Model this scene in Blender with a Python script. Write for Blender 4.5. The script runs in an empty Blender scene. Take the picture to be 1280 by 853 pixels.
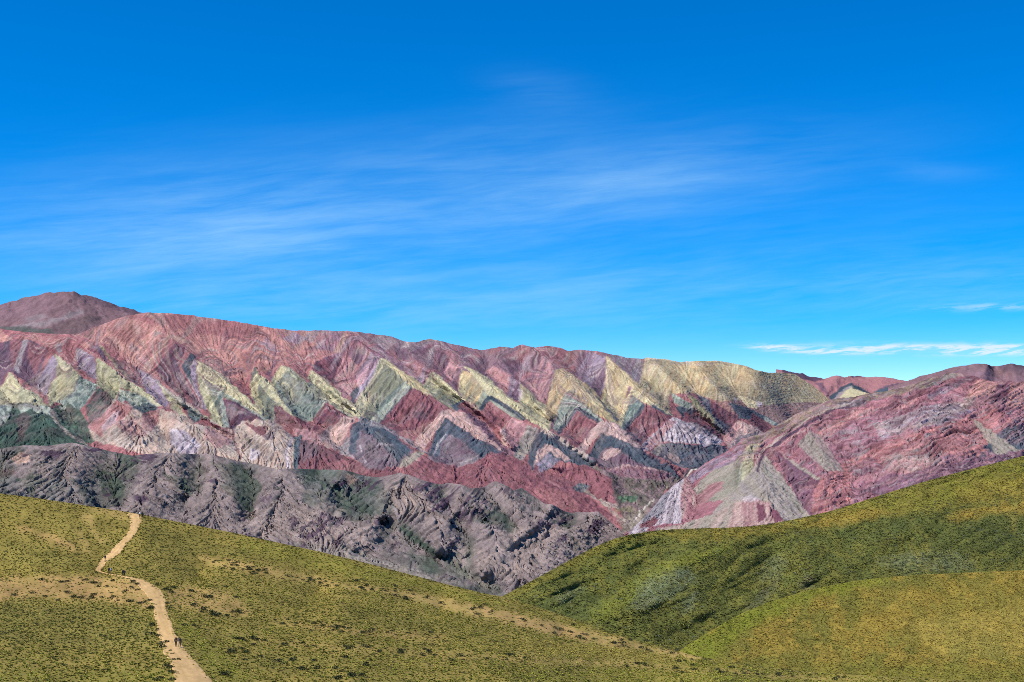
import bpy, bmesh, math, random
import numpy as np
from mathutils import Vector

random.seed(7)
RNG = np.random.default_rng(11)
scn = bpy.context.scene
COL = scn.collection

# ------------------------------------------------------------------ camera
W0, H0, F0 = 1280.0, 853.0, 1760.0          # photograph's size and focal length in its pixels
HORIZON = 540.0
PITCH = math.atan((HORIZON - H0 / 2) / F0)
cam_d = bpy.data.cameras.new('camera')
cam = bpy.data.objects.new('camera', cam_d)
COL.objects.link(cam)
cam_d.sensor_width = 36.0
cam_d.lens = 36.0 * F0 / W0
cam_d.clip_start = 0.5
cam_d.clip_end = 90000.0
cam.location = (0, 0, 0)
cam.rotation_euler = (math.radians(90) + PITCH, 0, 0)
scn.camera = cam

# ------------------------------------------------------------------ sun and sky
SUN_EL, SUN_AZ = math.radians(54), math.radians(-112)     # azimuth measured from +Y towards +X
sun_dir = Vector((math.sin(SUN_AZ) * math.cos(SUN_EL), math.cos(SUN_AZ) * math.cos(SUN_EL), math.sin(SUN_EL)))
sd = bpy.data.lights.new('sun', 'SUN')
sd.energy = 4.3
sd.angle = math.radians(0.5)
sd.color = (1.0, 0.955, 0.88)
sun = bpy.data.objects.new('sun', sd)
COL.objects.link(sun)
sun.rotation_euler = (-sun_dir).to_track_quat('-Z', 'Y').to_euler()

world = bpy.data.worlds.new('World')
scn.world = world
world.use_nodes = True
wt = world.node_tree
wt.nodes.clear()


class NT:
    """small helper for wiring nodes"""
    def __init__(s, t):
        s.t = t

    def n(s, kind, **kw):
        nd = s.t.nodes.new(kind)
        for k, v in kw.items():
            setattr(nd, k, v)
        return nd

    def put(s, sock, v):
        if isinstance(v, bpy.types.NodeSocket):
            s.t.links.new(v, sock)
        else:
            sock.default_value = v

    def m(s, op, a, b=0.0, c=None):
        nd = s.n('ShaderNodeMath', operation=op)
        s.put(nd.inputs[0], a)
        s.put(nd.inputs[1], b)
        if c is not None:
            s.put(nd.inputs[2], c)
        return nd.outputs[0]

    def mix(s, f, a, b, mode='MIX'):
        nd = s.n('ShaderNodeMix', data_type='RGBA', blend_type=mode)
        s.put(nd.inputs[0], f)
        s.put(nd.inputs[6], a)
        s.put(nd.inputs[7], b)
        return nd.outputs[2]

    def ramp(s, f, lo, hi):
        nd = s.n('ShaderNodeMapRange', interpolation_type='SMOOTHSTEP')
        s.put(nd.inputs[0], f)
        nd.inputs[1].default_value, nd.inputs[2].default_value = lo, hi
        return nd.outputs[0]

    def noise(s, vec, scale, detail=4, rough=0.55, dist=0.0):
        nd = s.n('ShaderNodeTexNoise')
        s.put(nd.inputs['Vector'], vec)
        nd.inputs['Scale'].default_value = scale
        nd.inputs['Detail'].default_value = detail
        nd.inputs['Roughness'].default_value = rough
        nd.inputs['Distortion'].default_value = dist
        return nd.outputs[0]


def ray(px, py):
    """world direction (y component 1) through a point of the photograph"""
    cx = (np.asarray(px, float) - W0 / 2) / F0
    cy = -(np.asarray(py, float) - H0 / 2) / F0
    c, s_ = math.cos(PITCH), math.sin(PITCH)
    y = c - cy * s_
    z = s_ + cy * c
    return cx / y, z / y


w = NT(wt)
sky = w.n('ShaderNodeTexSky', sky_type='NISHITA')
sky.sun_disc = False
sky.sun_elevation = SUN_EL
sky.sun_rotation = SUN_AZ
sky.altitude = 4300
sky.air_density = 1.0
sky.dust_density = 0.1
sky.ozone_density = 2.6
hs = w.n('ShaderNodeHueSaturation')
hs.inputs['Hue'].default_value = 0.503
hs.inputs['Saturation'].default_value = 1.72
hs.inputs['Value'].default_value = 1.12
wt.links.new(sky.outputs[0], hs.inputs['Color'])
tc = w.n('ShaderNodeTexCoord')
sp = w.n('ShaderNodeSeparateXYZ')
wt.links.new(tc.outputs['Generated'], sp.inputs[0])
yy = w.m('MAXIMUM', sp.outputs[1], 0.05)
U = w.m('DIVIDE', sp.outputs[0], yy)
V = w.m('DIVIDE', sp.outputs[2], yy)
V2 = w.m('ADD', V, w.m('MULTIPLY', U, -0.10))       # streaks run slightly uphill to the right


def uvec(su, sv, v=V2):
    c = w.n('ShaderNodeCombineXYZ')
    w.put(c.inputs[0], w.m('MULTIPLY', U, su))
    w.put(c.inputs[1], w.m('MULTIPLY', v, sv))
    return c.outputs[0]


warp = w.noise(uvec(5, 12), 1.0, 3)
V3 = w.m('ADD', V2, w.m('MULTIPLY', w.m('SUBTRACT', warp, 0.5), 0.022))


def blob(cx, cy, rx, ry, tilt=0.0, hard=0.0):
    u0, v0 = ray(cx, cy)
    du = w.m('SUBTRACT', U, float(u0))
    dv = w.m('SUBTRACT', w.m('SUBTRACT', V, float(v0)), w.m('MULTIPLY', du, tilt))
    a = w.m('POWER', w.m('ABSOLUTE', w.m('MULTIPLY', du, F0 / rx)), 2.0)
    b = w.m('POWER', w.m('ABSOLUTE', w.m('MULTIPLY', dv, F0 / ry)), 2.0)
    return w.m('EXPONENT', w.m('MULTIPLY', w.m('ADD', a, b), -1.0))


def total(*a):
    r = a[0]
    for x in a[1:]:
        r = w.m('ADD', r, x)
    return r


fine = w.noise(uvec(8, 80, V3), 1.0, 8, 0.68, 0.15)
broad = w.noise(uvec(3.4, 17, V3), 1.0, 5, 0.55, 0.1)
veil = total(
    w.m('MULTIPLY', blob(330, 270, 350, 70, 0.02), 1.0),
    w.m('MULTIPLY', blob(200, 312, 260, 40, 0.0), 0.75),
    w.m('MULTIPLY', blob(800, 228, 240, 46, 0.13), .9),
    w.m('MULTIPLY', blob(600, 180, 210, 40, 0.10), 0.25),
    w.m('MULTIPLY', blob(700, 362, 700, 38, 0.02), 0.75),
    w.m('MULTIPLY', blob(420, 385, 360, 26, -0.03), 0.45),
    w.m('MULTIPLY', blob(1220, 350, 230, 34, 0.05), 0.45),
    w.m('MULTIPLY', blob(560, 412, 800, 40, 0.02), 0.30),
    w.m('MULTIPLY', blob(672, 112, 60, 22, -0.08), 0.30),
    w.m('MULTIPLY', blob(1165, 214, 60, 12, -0.05), 0.30),
    w.m('MULTIPLY', blob(1010, 300, 330, 60, 0.05), 0.25))
tex = w.m('ADD', w.m('MULTIPLY', w.ramp(fine, 0.25, 0.80), 0.75), w.m('MULTIPLY', w.ramp(broad, 0.25, 0.70), 0.55))
veil = w.m('MULTIPLY', veil, tex)
# the hard bright streaks low on the right
streakn = w.ramp(w.noise(uvec(30, 230, V3), 1.0, 7, 0.68, 0.3), 0.42, 0.60)
streak = total(
    w.m('MULTIPLY', blob(975, 435, 32, 3.6, -0.03), 1.1),
    w.m('MULTIPLY', blob(1045, 440, 50, 3.0, 0.0), 0.9),
    w.m('MULTIPLY', blob(1165, 437, 110, 5.5, -0.02), 1.25),
    w.m('MULTIPLY', blob(1270, 436, 60, 6.0, -0.02), 0.9),
    w.m('MULTIPLY', blob(1250, 383, 80, 5.0, 0.03), 0.28))
streak = w.m('MULTIPLY', streak, w.m('ADD', w.m('MULTIPLY', streakn, 0.95), 0.08))
SKY_STRENGTH = 0.14
cloud_col = (0.66 / SKY_STRENGTH, 0.74 / SKY_STRENGTH, 0.84 / SKY_STRENGTH, 1)
deep = w.mix(1.0, hs.outputs[0], (1.0, 0.93, 0.97, 1), 'MULTIPLY')
veil_col = (0.36 / SKY_STRENGTH, 0.62 / SKY_STRENGTH, 0.86 / SKY_STRENGTH, 1)
skyc = w.mix(w.m('MINIMUM', w.m('MULTIPLY', veil, 0.34), 0.8), deep, veil_col)
skyc = w.mix(w.m('MINIMUM', w.m('MULTIPLY', streak, 1.2), 0.85), skyc, cloud_col)
bg = w.n('ShaderNodeBackground')
bg.inputs['Strength'].default_value = SKY_STRENGTH
wt.links.new(skyc, bg.inputs['Color'])
wo = w.n('ShaderNodeOutputWorld')
wt.links.new(bg.outputs[0], wo.inputs['Surface'])

scn.cycles.filter_width = 0.85
scn.cycles.use_denoising = False
scn.cycles.max_bounces = 4
scn.view_settings.view_transform = 'Standard'
scn.view_settings.look = 'None'
scn.view_settings.gamma = 1.0
scn.view_settings.use_curve_mapping = False
scn.view_settings.exposure = 0.30

# ------------------------------------------------------------------ numeric helpers
def srgb(c):
    c = np.asarray(c, float) / 255.0
    return np.where(c <= 0.04045, c / 12.92, ((c + 0.055) / 1.055) ** 2.4)


def _hash(ix, iy, iz, seed):
    h = (ix * 374761393 + iy * 668265263 + iz * 2147483647 + seed * 974634777) & 0xffffffff
    h = ((h ^ (h >> 13)) * 1274126177) & 0xffffffff
    h = ((h ^ (h >> 16)) * 2246822519) & 0xffffffff
    return h ^ (h >> 15)


_G = RNG.normal(size=(256, 3))
_G /= np.linalg.norm(_G, axis=1)[:, None]


def perlin3(x, y, z, seed=0):
    x0, y0, z0 = np.floor(x), np.floor(y), np.floor(z)
    fx, fy, fz = x - x0, y - y0, z - z0
    ix, iy, iz = x0.astype(np.int64), y0.astype(np.int64), z0.astype(np.int64)
    u, v, t = [f * f * f * (f * (f * 6 - 15) + 10) for f in (fx, fy, fz)]
    out = 0
    for dx in (0, 1):
        for dy in (0, 1):
            for dz in (0, 1):
                g = _G[_hash(ix + dx, iy + dy, iz + dz, seed) & 255]
                d = g[..., 0] * (fx - dx) + g[..., 1] * (fy - dy) + g[..., 2] * (fz - dz)
                out = out + d * (u if dx else 1 - u) * (v if dy else 1 - v) * (t if dz else 1 - t)
    return out * 1.6


def perlin2(x, y, seed=0):
    return perlin3(x, y, np.zeros_like(x) + 0.37, seed)


def fbm2(x, y, oct=4, seed=0, rough=0.5):
    s, a = 0, 1.0
    for k in range(oct):
        s = s + a * perlin2(x * 2 ** k, y * 2 ** k, seed + k)
        a *= rough
    return s


def fbm3(x, y, z, oct=4, seed=0, rough=0.5):
    s, a = 0, 1.0
    for k in range(oct):
        s = s + a * perlin3(x * 2 ** k, y * 2 ** k, z * 2 ** k, seed + k)
        a *= rough
    return s


def ridged3(x, y, z, oct=5, seed=0, rough=0.5):
    s, a, wgt = 0, 1.0, 1.0
    for k in range(oct):
        n = 1 - np.abs(perlin3(x * 2 ** k, y * 2 ** k, z * 2 ** k, seed + k))
        n = n * n * wgt
        wgt = np.clip(n * 1.3, 0, 1)
        s = s + a * n
        a *= rough
    return s


class RBF:
    """linear-kernel interpolation with an affine part"""
    def __init__(s, pts, vals, smooth=0.0):
        p = np.asarray(pts, float)
        n = len(p)
        K = np.linalg.norm(p[:, None] - p[None], axis=2) - smooth * np.eye(n)
        P = np.c_[np.ones(n), p / 1000]
        A = np.block([[K, P], [P.T, np.zeros((3, 3))]])
        A[:n, :n] -= 1e-3 * np.eye(n)
        sol = np.linalg.solve(A, np.r_[np.asarray(vals, float), 0, 0, 0])
        s.p, s.w, s.c = p.astype(np.float32), sol[:n].astype(np.float32), sol[n:]

    def __call__(s, x, y):
        x = np.asarray(x, float)
        sh = x.shape
        X, Y = x.ravel().astype(np.float32), np.broadcast_to(np.asarray(y, float), sh).ravel().astype(np.float32)
        out = np.empty(X.size)
        for i in range(0, X.size, 40000):
            a, b = X[i:i + 40000], Y[i:i + 40000]
            d = np.sqrt((a[:, None] - s.p[None, :, 0]) ** 2 + (b[:, None] - s.p[None, :, 1]) ** 2)
            out[i:i + 40000] = d @ s.w
        out += s.c[0] + s.c[1] * X / 1000 + s.c[2] * Y / 1000
        return out.reshape(sh)


def coarse(fn, X, Y, k=2):
    """evaluate a slow smooth field on every k-th grid point and interpolate"""
    R, C = X.shape
    ri = np.unique(np.r_[np.arange(0, R, k), R - 1])
    ci = np.unique(np.r_[np.arange(0, C, k), C - 1])
    A = fn(X[np.ix_(ri, ci)], Y[np.ix_(ri, ci)])
    rr, cc = np.interp(np.arange(R), ri, np.arange(len(ri))), np.interp(np.arange(C), ci, np.arange(len(ci)))
    return samp(A, np.repeat(rr[:, None], C, 1), np.repeat(cc[None], R, 0))


def resample(poly, step):
    p = np.asarray(poly, float)
    seg = np.r_[0, np.cumsum(np.hypot(*np.diff(p, axis=0).T))]
    n = max(2, int(seg[-1] / step) + 1)
    t = np.linspace(0, seg[-1], n)
    return np.c_[np.interp(t, seg, p[:, 0]), np.interp(t, seg, p[:, 1])]


def inside(poly, X, Y):
    p = np.asarray(poly, float)
    r = np.zeros(X.shape, bool)
    j = len(p) - 1
    for i in range(len(p)):
        xi, yi, xj, yj = p[i][0], p[i][1], p[j][0], p[j][1]
        if yi != yj:
            r ^= ((yi > Y) != (yj > Y)) & (X < (xj - xi) * (Y - yi) / (yj - yi) + xi)
        j = i
    return r


def band(poly, width):
    """polygon round a polyline"""
    p = resample(poly, 6)
    t = np.gradient(p, axis=0)
    t /= np.linalg.norm(t, axis=1)[:, None] + 1e-9
    nrm = np.c_[-t[:, 1], t[:, 0]] * width / 2
    return np.r_[p + nrm, (p - nrm)[::-1]]


def blur(a, n=1):
    for _ in range(n):
        p = np.pad(a, [(1, 1), (1, 1)] + [(0, 0)] * (a.ndim - 2), mode='edge')
        a = (p[:-2, 1:-1] + 2 * p[1:-1, 1:-1] + p[2:, 1:-1]) / 4
        p = np.pad(a, [(1, 1), (1, 1)] + [(0, 0)] * (a.ndim - 2), mode='edge')
        a = (p[1:-1, :-2] + 2 * p[1:-1, 1:-1] + p[1:-1, 2:]) / 4
    return a


def normals(P):
    du = np.gradient(P, axis=1)
    dv = np.gradient(P, axis=0)
    n = np.cross(du, dv)
    n /= np.linalg.norm(n, axis=2)[..., None] + 1e-12
    flip = np.sign((n * P).sum(2))          # towards the camera at the origin
    return -n * flip[..., None]


def fall(P):
    """downhill direction on the surface, in grid steps (col, row)"""
    Xu, Xv = np.gradient(P, axis=1), np.gradient(P, axis=0)
    E, Fm, G = (Xu * Xu).sum(2), (Xu * Xv).sum(2), (Xv * Xv).sum(2)
    det = E * G - Fm * Fm + 1e-6
    a = -(G * Xu[..., 2] - Fm * Xv[..., 2]) / det
    b = -(-Fm * Xu[..., 2] + E * Xv[..., 2]) / det
    a, b = blur(a, 3), blur(b, 3)
    l = np.hypot(a, b) + 1e-9
    return a / l, b / l


def samp(A, r, c):
    R, C = A.shape
    r = np.clip(r, 0, R - 1.001)
    c = np.clip(c, 0, C - 1.001)
    r0, c0 = r.astype(int), c.astype(int)
    fr, fc = r - r0, c - c0
    return (A[r0, c0] * (1 - fr) * (1 - fc) + A[r0, c0 + 1] * (1 - fr) * fc +
            A[r0 + 1, c0] * fr * (1 - fc) + A[r0 + 1, c0 + 1] * fr * fc)


def gullies(P, seed, length, grain):
    """sharp ribs with hollows between them, running down the slope"""
    a, b = fall(P)
    n = lic(a, b, seed, length, grain)
    return 1.1 - np.abs(n) * 1.4


def lic(a, b, seed, length=12, grain=1):
    """noise smeared along a direction field: rills, debris streaks, laminations"""
    rg = np.random.default_rng(seed)
    R, C = a.shape
    N = blur(rg.normal(size=(R, C)), grain)
    N /= N.std()
    rr, cc = np.meshgrid(np.arange(R), np.arange(C), indexing='ij')
    acc = N.copy()
    for sgn in (1, -1):
        r, c = rr.astype(float), cc.astype(float)
        for k in range(length):
            va, vb = samp(a, r, c), samp(b, r, c)
            c = c + sgn * va
            r = r + sgn * vb
            acc += samp(N, r, c)
    acc /= acc.std()
    return np.clip(acc, -2.5, 2.5)


# ------------------------------------------------------------------ tagging
def tag(o, label=None, cat=None, group=None, kind=None):
    if label: o['label'] = label
    if cat: o['category'] = cat
    if group: o['group'] = group
    if kind: o['kind'] = kind
    return o


def mesh_np(name, V, Fq, mat, col=None, smooth=True, kind=None):
    """V (n,3), Fq (m,k) -> linked object"""
    me = bpy.data.meshes.new(name)
    V = np.ascontiguousarray(V, np.float32)
    Fq = np.ascontiguousarray(Fq, np.int32)
    m, k = Fq.shape
    me.vertices.add(len(V))
    me.vertices.foreach_set('co', V.ravel())
    me.loops.add(m * k)
    me.loops.foreach_set('vertex_index', Fq.ravel())
    me.polygons.add(m)
    me.polygons.foreach_set('loop_start', np.arange(0, m * k, k, dtype=np.int32))
    try:
        me.polygons.foreach_set('loop_total', np.full(m, k, np.int32))
    except Exception:
        pass
    me.polygons.foreach_set('use_smooth', np.full(m, smooth, bool))
    if col is not None:
        at = me.attributes.new('rock', 'FLOAT_COLOR', 'POINT')
        c4 = np.ones((len(V), 4), np.float32)
        c4[:, :3] = col
        at.data.foreach_set('color', c4.ravel())
    me.update(calc_edges=True)
    me.validate()
    if mat: me.materials.append(mat)
    o = bpy.data.objects.new(name, me)
    COL.objects.link(o)
    if kind: o['kind'] = kind
    return o


def grid_faces(R, C):
    i = np.arange(R * C).reshape(R, C)
    return np.stack([i[:-1, :-1], i[1:, :-1], i[1:, 1:], i[:-1, 1:]], -1).reshape(-1, 4)


def surface_material(name, speck=0.25, scale=0.08, bump=1.0, dist=3.0, rough=0.95, tint=None):
    """rock or soil: the layer colour stored on the mesh, mottled and roughened by noise in metres"""
    m = bpy.data.materials.new(name)
    m.use_nodes = True
    t = NT(m.node_tree)
    m.node_tree.nodes.clear()
    at = t.n('ShaderNodeAttribute', attribute_name='rock')
    ge = t.n('ShaderNodeNewGeometry')
    n1 = t.noise(ge.outputs['Position'], scale, 7, 0.65)
    n2 = t.noise(ge.outputs['Position'], scale * 3.7, 5, 0.65)
    f = t.m('ADD', t.m('MULTIPLY', n1, 0.4), t.m('MULTIPLY', n2, 0.6))
    f = t.ramp(f, 0.34, 0.66)
    g = t.m('ADD', t.m('MULTIPLY', f, 2 * speck), 1 - speck)
    cc = t.n('ShaderNodeCombineXYZ')
    for i in range(3):
        t.put(cc.inputs[i], g)
    c = t.mix(1.0, at.outputs['Color'], cc.outputs[0], 'MULTIPLY')
    if tint:
        n3 = t.ramp(t.noise(ge.outputs['Position'], scale * 0.6, 4, 0.6), 0.5, 0.72)
        c = t.mix(t.m('MULTIPLY', n3, tint[1]), c, tint[0])
    b = t.n('ShaderNodeBsdfPrincipled')
    b.inputs['Roughness'].default_value = rough
    b.inputs['Specular IOR Level'].default_value = 0.08
    m.node_tree.links.new(c, b.inputs['Base Color'])
    bp = t.n('ShaderNodeBump')
    bp.inputs['Strength'].default_value = bump
    bp.inputs['Distance'].default_value = dist
    hh = t.m('ADD', n1, t.m('MULTIPLY', n2, 0.35))
    m.node_tree.links.new(hh, bp.inputs['Height'])
    m.node_tree.links.new(bp.outputs[0], b.inputs['Normal'])
    o = t.n('ShaderNodeOutputMaterial')
    m.node_tree.links.new(b.outputs[0], o.inputs[0])
    return m


KALB = 0.78            # sunlit tone -> base colour


def paint(X, Y, base, items, pal, seed, warpamp=1.6):
    """layer colours of a rock face: traced outcrops with ragged edges, optional fine bedding"""
    wx = X + warpamp * fbm2(X / 7, Y / 7, 4, seed, 0.6)
    wy = Y + warpamp * fbm2(X / 7, Y / 7, 4, seed + 40, 0.6)
    C = np.zeros(X.shape + (3,))
    C[:] = srgb(pal[base]) * KALB
    for it in items:
        nm, poly = it[0], np.asarray(it[1], float)
        opt = it[2] if len(it) > 2 else {}
        x0, y0 = poly.min(0) - 6
        x1, y1 = poly.max(0) + 6
        cols = np.where((X[0] >= x0) & (X[0] <= x1))[0]
        if not len(cols):
            continue
        rws = np.where((Y[:, cols].min(1) <= y1) & (Y[:, cols].max(1) >= y0))[0]
        if not len(rws):
            continue
        s_ = (slice(rws[0], rws[-1] + 1), slice(cols[0], cols[-1] + 1))
        m = inside(poly, wx[s_], wy[s_]).astype(float)
        if not m.any():
            continue
        m = blur(m, opt.get('soft', 1))
        c = np.zeros(m.shape + (3,))
        c[:] = srgb(pal[nm]) * KALB
        if 'st' in opt:                    # beds: angle (deg, up to the right), width in px, second colour, share
            ang, wl, nm2, amt = opt['st']
            a = math.radians(ang)
            q = wx[s_] * math.sin(a) + wy[s_] * math.cos(a)
            along = wx[s_] * math.cos(a) - wy[s_] * math.sin(a)
            n = fbm2(q / wl, along / (wl * 26), 3, seed + 7, 0.6)
            k = np.clip(n * 1.6 * 0.9 + 0.35, 0, 1)[..., None] * amt
            c = c * (1 - k) + srgb(pal[nm2]) * KALB * k
        if 'mo' in opt:                    # mottling with a second colour
            nm2, sc, amt = opt['mo']
            n = fbm2(X[s_] / sc, Y[s_] / sc, 4, seed + 13, 0.65)
            k = np.clip(n * 2.2 + 0.4, 0, 1)[..., None] * amt
            c = c * (1 - k) + srgb(pal[nm2]) * KALB * k
        m = (m * opt.get('a', 1.0))[..., None]
        C[s_] = C[s_] * (1 - m) + c * m
    return C


def sheet_grid(x0, x1, top, bot, step=1.0, rows=200, power=1.0):
    px = np.arange(x0, x1 + step, step)
    t, b = np.asarray(top, float), np.asarray(bot, float)
    tp, bt = np.interp(px, t[:, 0], t[:, 1]), np.interp(px, b[:, 0], b[:, 1])
    v = np.linspace(0, 1, rows) ** power
    X = np.broadcast_to(px, (rows, len(px))).copy()
    Y = tp + (bt - tp) * v[:, None]
    return X, Y, v


def to_world(X, Y, D):
    rx, rz = ray(X, Y)
    return np.stack([rx * D, D * np.ones_like(rx), rz * D], -1)


def finish_sheet(name, P, C, mat, back=((14, -3), (60, -22), (160, -80), (380, -220), (700, -420)), skirt=160, kscale=1.0):
    """adds the far side behind the crest and a foot below, so that the hill is a body"""
    rows = []
    for dy, dz in back[::-1]:
        q = P[0].copy()
        s_ = 1 + dy * kscale / np.maximum(q[:, 1], 1)
        q[:, 0] *= s_
        q[:, 1] += dy * kscale
        q[:, 2] += dz * kscale
        rows.append(q)
    foot = P[-1].copy()
    foot[:, 2] -= skirt
    A = np.concatenate([np.stack(rows), P, foot[None]], 0)
    CC = np.concatenate([np.repeat(C[:1], len(back), 0), C, C[-1:]], 0)
    R, Cn = A.shape[:2]
    return mesh_np(name, A.reshape(-1, 3), grid_faces(R, Cn), mat, CC.reshape(-1, 3), True, 'structure')

# ------------------------------------------------------------------ the mountains (metres; camera at the origin)
PAL = dict(
    salmon=(192, 116, 108), salmonb=(214, 140, 120), pinkred=(178, 98, 98), pink=(196, 128, 128), mauve=(150, 104, 116),
    purple=(122, 82, 102), dpurple=(92, 64, 86), maroon=(132, 68, 80), red=(162, 88, 94), dred=(143, 80, 86),
    yellow=(202, 188, 144), paleyel=(192, 184, 146), ochre=(208, 170, 112), byel=(228, 202, 142), olive=(142, 136, 100),
    teal=(106, 122, 116), pteal=(164, 170, 154), tgrey=(130, 130, 110), slate=(80, 92, 104), dslate=(62, 74, 86),
    lilac=(156, 138, 152), lgrey=(160, 148, 148), beige=(192, 166, 146), pbeige=(212, 164, 150), white=(204, 188, 190),
    green=(76, 98, 82), dgreen=(62, 84, 74), bgreen=(92, 122, 92), brown=(110, 84, 82), grey=(138, 126, 124), gbeige=(164, 152, 136),
    peach=(206, 154, 126), mgrey=(124, 108, 114), peak=(140, 98, 102), dpeak=(106, 76, 88), river=(214, 204, 184))

for k_ in PAL:
    c_ = np.array(PAL[k_], float)
    g_ = c_.mean()
    PAL[k_] = tuple(np.clip(g_ + (c_ - g_) * (0.70 if c_[0] > c_[1] + 20 else 0.92) + 5, 0, 255))
rock = surface_material('rock', 0.30, 0.11, 0.8, 2.0)
rock_dark = surface_material('foothill_rock', 0.30, 0.13, 0.9, 2.0)


def jag(P, amp, scale, oct=5, seed=3):
    """broken crest and broken faces: push along the normal"""
    n = normals(P)
    f = fbm3(P[..., 0] / scale, P[..., 1] / scale, P[..., 2] / scale, oct, seed, 0.55)
    return P + n * (amp * f)[..., None]


# ---- far peak on the left
X, Y, v = sheet_grid(-320, 260, [(-320, 400), (-150, 392), (-40, 385), (0, 380.5), (30, 375), (62, 366.5), (92, 365.5), (120, 374), (150, 383), (170, 389), (210, 402), (260, 425)],
                     [(-320, 520), (0, 450), (260, 450)], 1.0, 100)
D = 6800 - 900 * v[:, None] + 0 * X
r = RBF(np.concatenate([resample(p, 6) for p in ([(90, 366), (84, 380), (60, 392), (30, 400)], [(90, 366), (110, 385), (120, 410)],
                                                  [(-300, 380), (300, 380)], [(-300, 470), (300, 470)], [(10, 375), (20, 390)])]),
        [55] * len(resample([(90, 366), (84, 380), (60, 392), (30, 400)], 6)) + [30] * len(resample([(90, 366), (110, 385), (120, 410)], 6)) +
        [0] * len(resample([(-300, 380), (300, 380)], 6)) + [0] * len(resample([(-300, 470), (300, 470)], 6)) + [-50] * len(resample([(10, 375), (20, 390)], 6)), 2)
P = to_world(X, Y, D - r(X, Y))
P = jag(P, 10, 90)
C = paint(X, Y, 'peak', [
    ('mauve', [(-20, 384), (40, 374), (85, 369), (60, 388), (20, 398), (-20, 400)], dict(soft=6, a=0.35)),
    ('dpeak', [(92, 362), (130, 372), (190, 392), (165, 394), (120, 380), (95, 372)], dict(soft=3, a=0.8)),
    ('lgrey', [(15, 407), (60, 400), (100, 388), (112, 390), (70, 404), (20, 411)], dict(soft=3, a=0.55)),
    ('lgrey', [(30, 399), (52, 392), (60, 394), (36, 402)], dict(soft=2, a=0.4)),
    ('dgreen', [(-10, 408), (22, 409), (60, 410), (80, 425), (30, 424), (-10, 416)], dict(soft=3, a=0.7)),
    ('brown', [(60, 408), (110, 395), (130, 396), (95, 420), (80, 425)], dict(soft=3, a=0.6))], PAL, 5, 2.2)
a, b = fall(P)
C *= (1 + 0.10 * lic(a, b, 31, 8))[..., None]
finish_sheet('far_peak', P, C, rock)

# ---- small hills far off on the right
X, Y, v = sheet_grid(970, 1200, [(970, 462), (985, 465), (1003, 468), (1030, 475), (1036, 473), (1046, 469.5), (1058, 472), (1064, 471), (1070, 470.5), (1090, 471.5), (1110, 472), (1125, 475), (1140, 478), (1200, 486)],
                     [(970, 520), (1200, 520)], 0.7, 70)
cr = [([(1046, 469), (1036, 488), (1030, 500)], 1), ([(1046, 469), (1062, 480), (1085, 492)], 1), ([(1064, 483), (1050, 500)], 1.6), ([(1064, 483), (1088, 496)], 1.6),
      ([(1035, 496), (1044, 488), (1058, 479)], -0.6), ([(1064, 476), (1090, 490)], -0.6), ([(1120, 480), (1095, 490)], 0.8), ([(1120, 480), (1140, 490)], 0.6),
      ([(960, 470), (1010, 478)], 0.2), ([(1150, 470), (1210, 470)], 0), ([(960, 530), (1210, 530)], 0)]
pts = [resample(p, 5) for p, _ in cr]
r = RBF(np.concatenate(pts), np.concatenate([[90 * k] * len(p) for p, (_, k) in zip(pts, cr)]), 2)
P = to_world(X, Y, 7600 - 1400 * v[:, None] - r(X, Y))
P = jag(P, 7, 70, 4, 9)
C = paint(X, Y, 'pink', [
    ('pinkred', [(970, 455), (1050, 465), (1150, 468), (1150, 500), (970, 500)], dict(soft=2, a=0.6)),
    ('dpurple', [(970, 458), (1003, 467), (1032, 476), (1006, 476), (985, 470)], dict(soft=1)),
    ('purple', [(1018, 478), (1028, 480), (1037, 494), (1026, 488)], dict(soft=1, a=0.8)),
    ('dslate', [(1036, 496), (1048, 486), (1064, 479), (1074, 483), (1090, 492), (1080, 492), (1066, 486), (1050, 493), (1040, 503)], dict(soft=1)),
    ('lgrey', [(1040, 502), (1050, 490), (1062, 482), (1066, 484), (1052, 496), (1044, 506)], dict(soft=1, a=0.7)),
    ('yellow', [(1044, 506), (1054, 492), (1064, 484), (1074, 488), (1090, 496), (1088, 506)], dict(soft=1, mo=('paleyel', 5, 0.4))),
    ('dpurple', [(1060, 470), (1070, 468), (1076, 472), (1066, 473)], {}),
    ('slate', [(1092, 490), (1106, 483), (1122, 480), (1136, 485), (1134, 492), (1100, 494)], dict(soft=1)),
    ('purple', [(1096, 487), (1122, 478), (1140, 483), (1138, 486), (1120, 482)], dict(soft=1))], PAL, 17, 0.9)
finish_sheet('far_hills', P, C, rock)

# ---- dark hill behind the red ridge
X, Y, v = sheet_grid(1110, 1640, [(1110, 484), (1134, 477), (1150, 471), (1170, 464.5), (1195, 458.5), (1215, 456), (1233, 455), (1240, 457), (1243, 458.5), (1252, 456.5), (1266, 455), (1280, 458), (1340, 470), (1450, 462), (1640, 450)],
                     [(1110, 540), (1640, 540)], 1.0, 70)
cr = [([(1236, 455), (1225, 470), (1200, 490)], 1), ([(1243, 458), (1260, 475)], -0.8), ([(1266, 455), (1270, 475)], 0.5), ([(1100, 460), (1650, 440)], 0), ([(1100, 550), (1650, 550)], 0)]
pts = [resample(p, 8) for p, _ in cr]
r = RBF(np.concatenate(pts), np.concatenate([[90 * k] * len(p) for p, (_, k) in zip(pts, cr)]), 2)
P = to_world(X, Y, 5600 - 900 * v[:, None] - r(X, Y))
P = jag(P, 6, 70, 4, 12)
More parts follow.
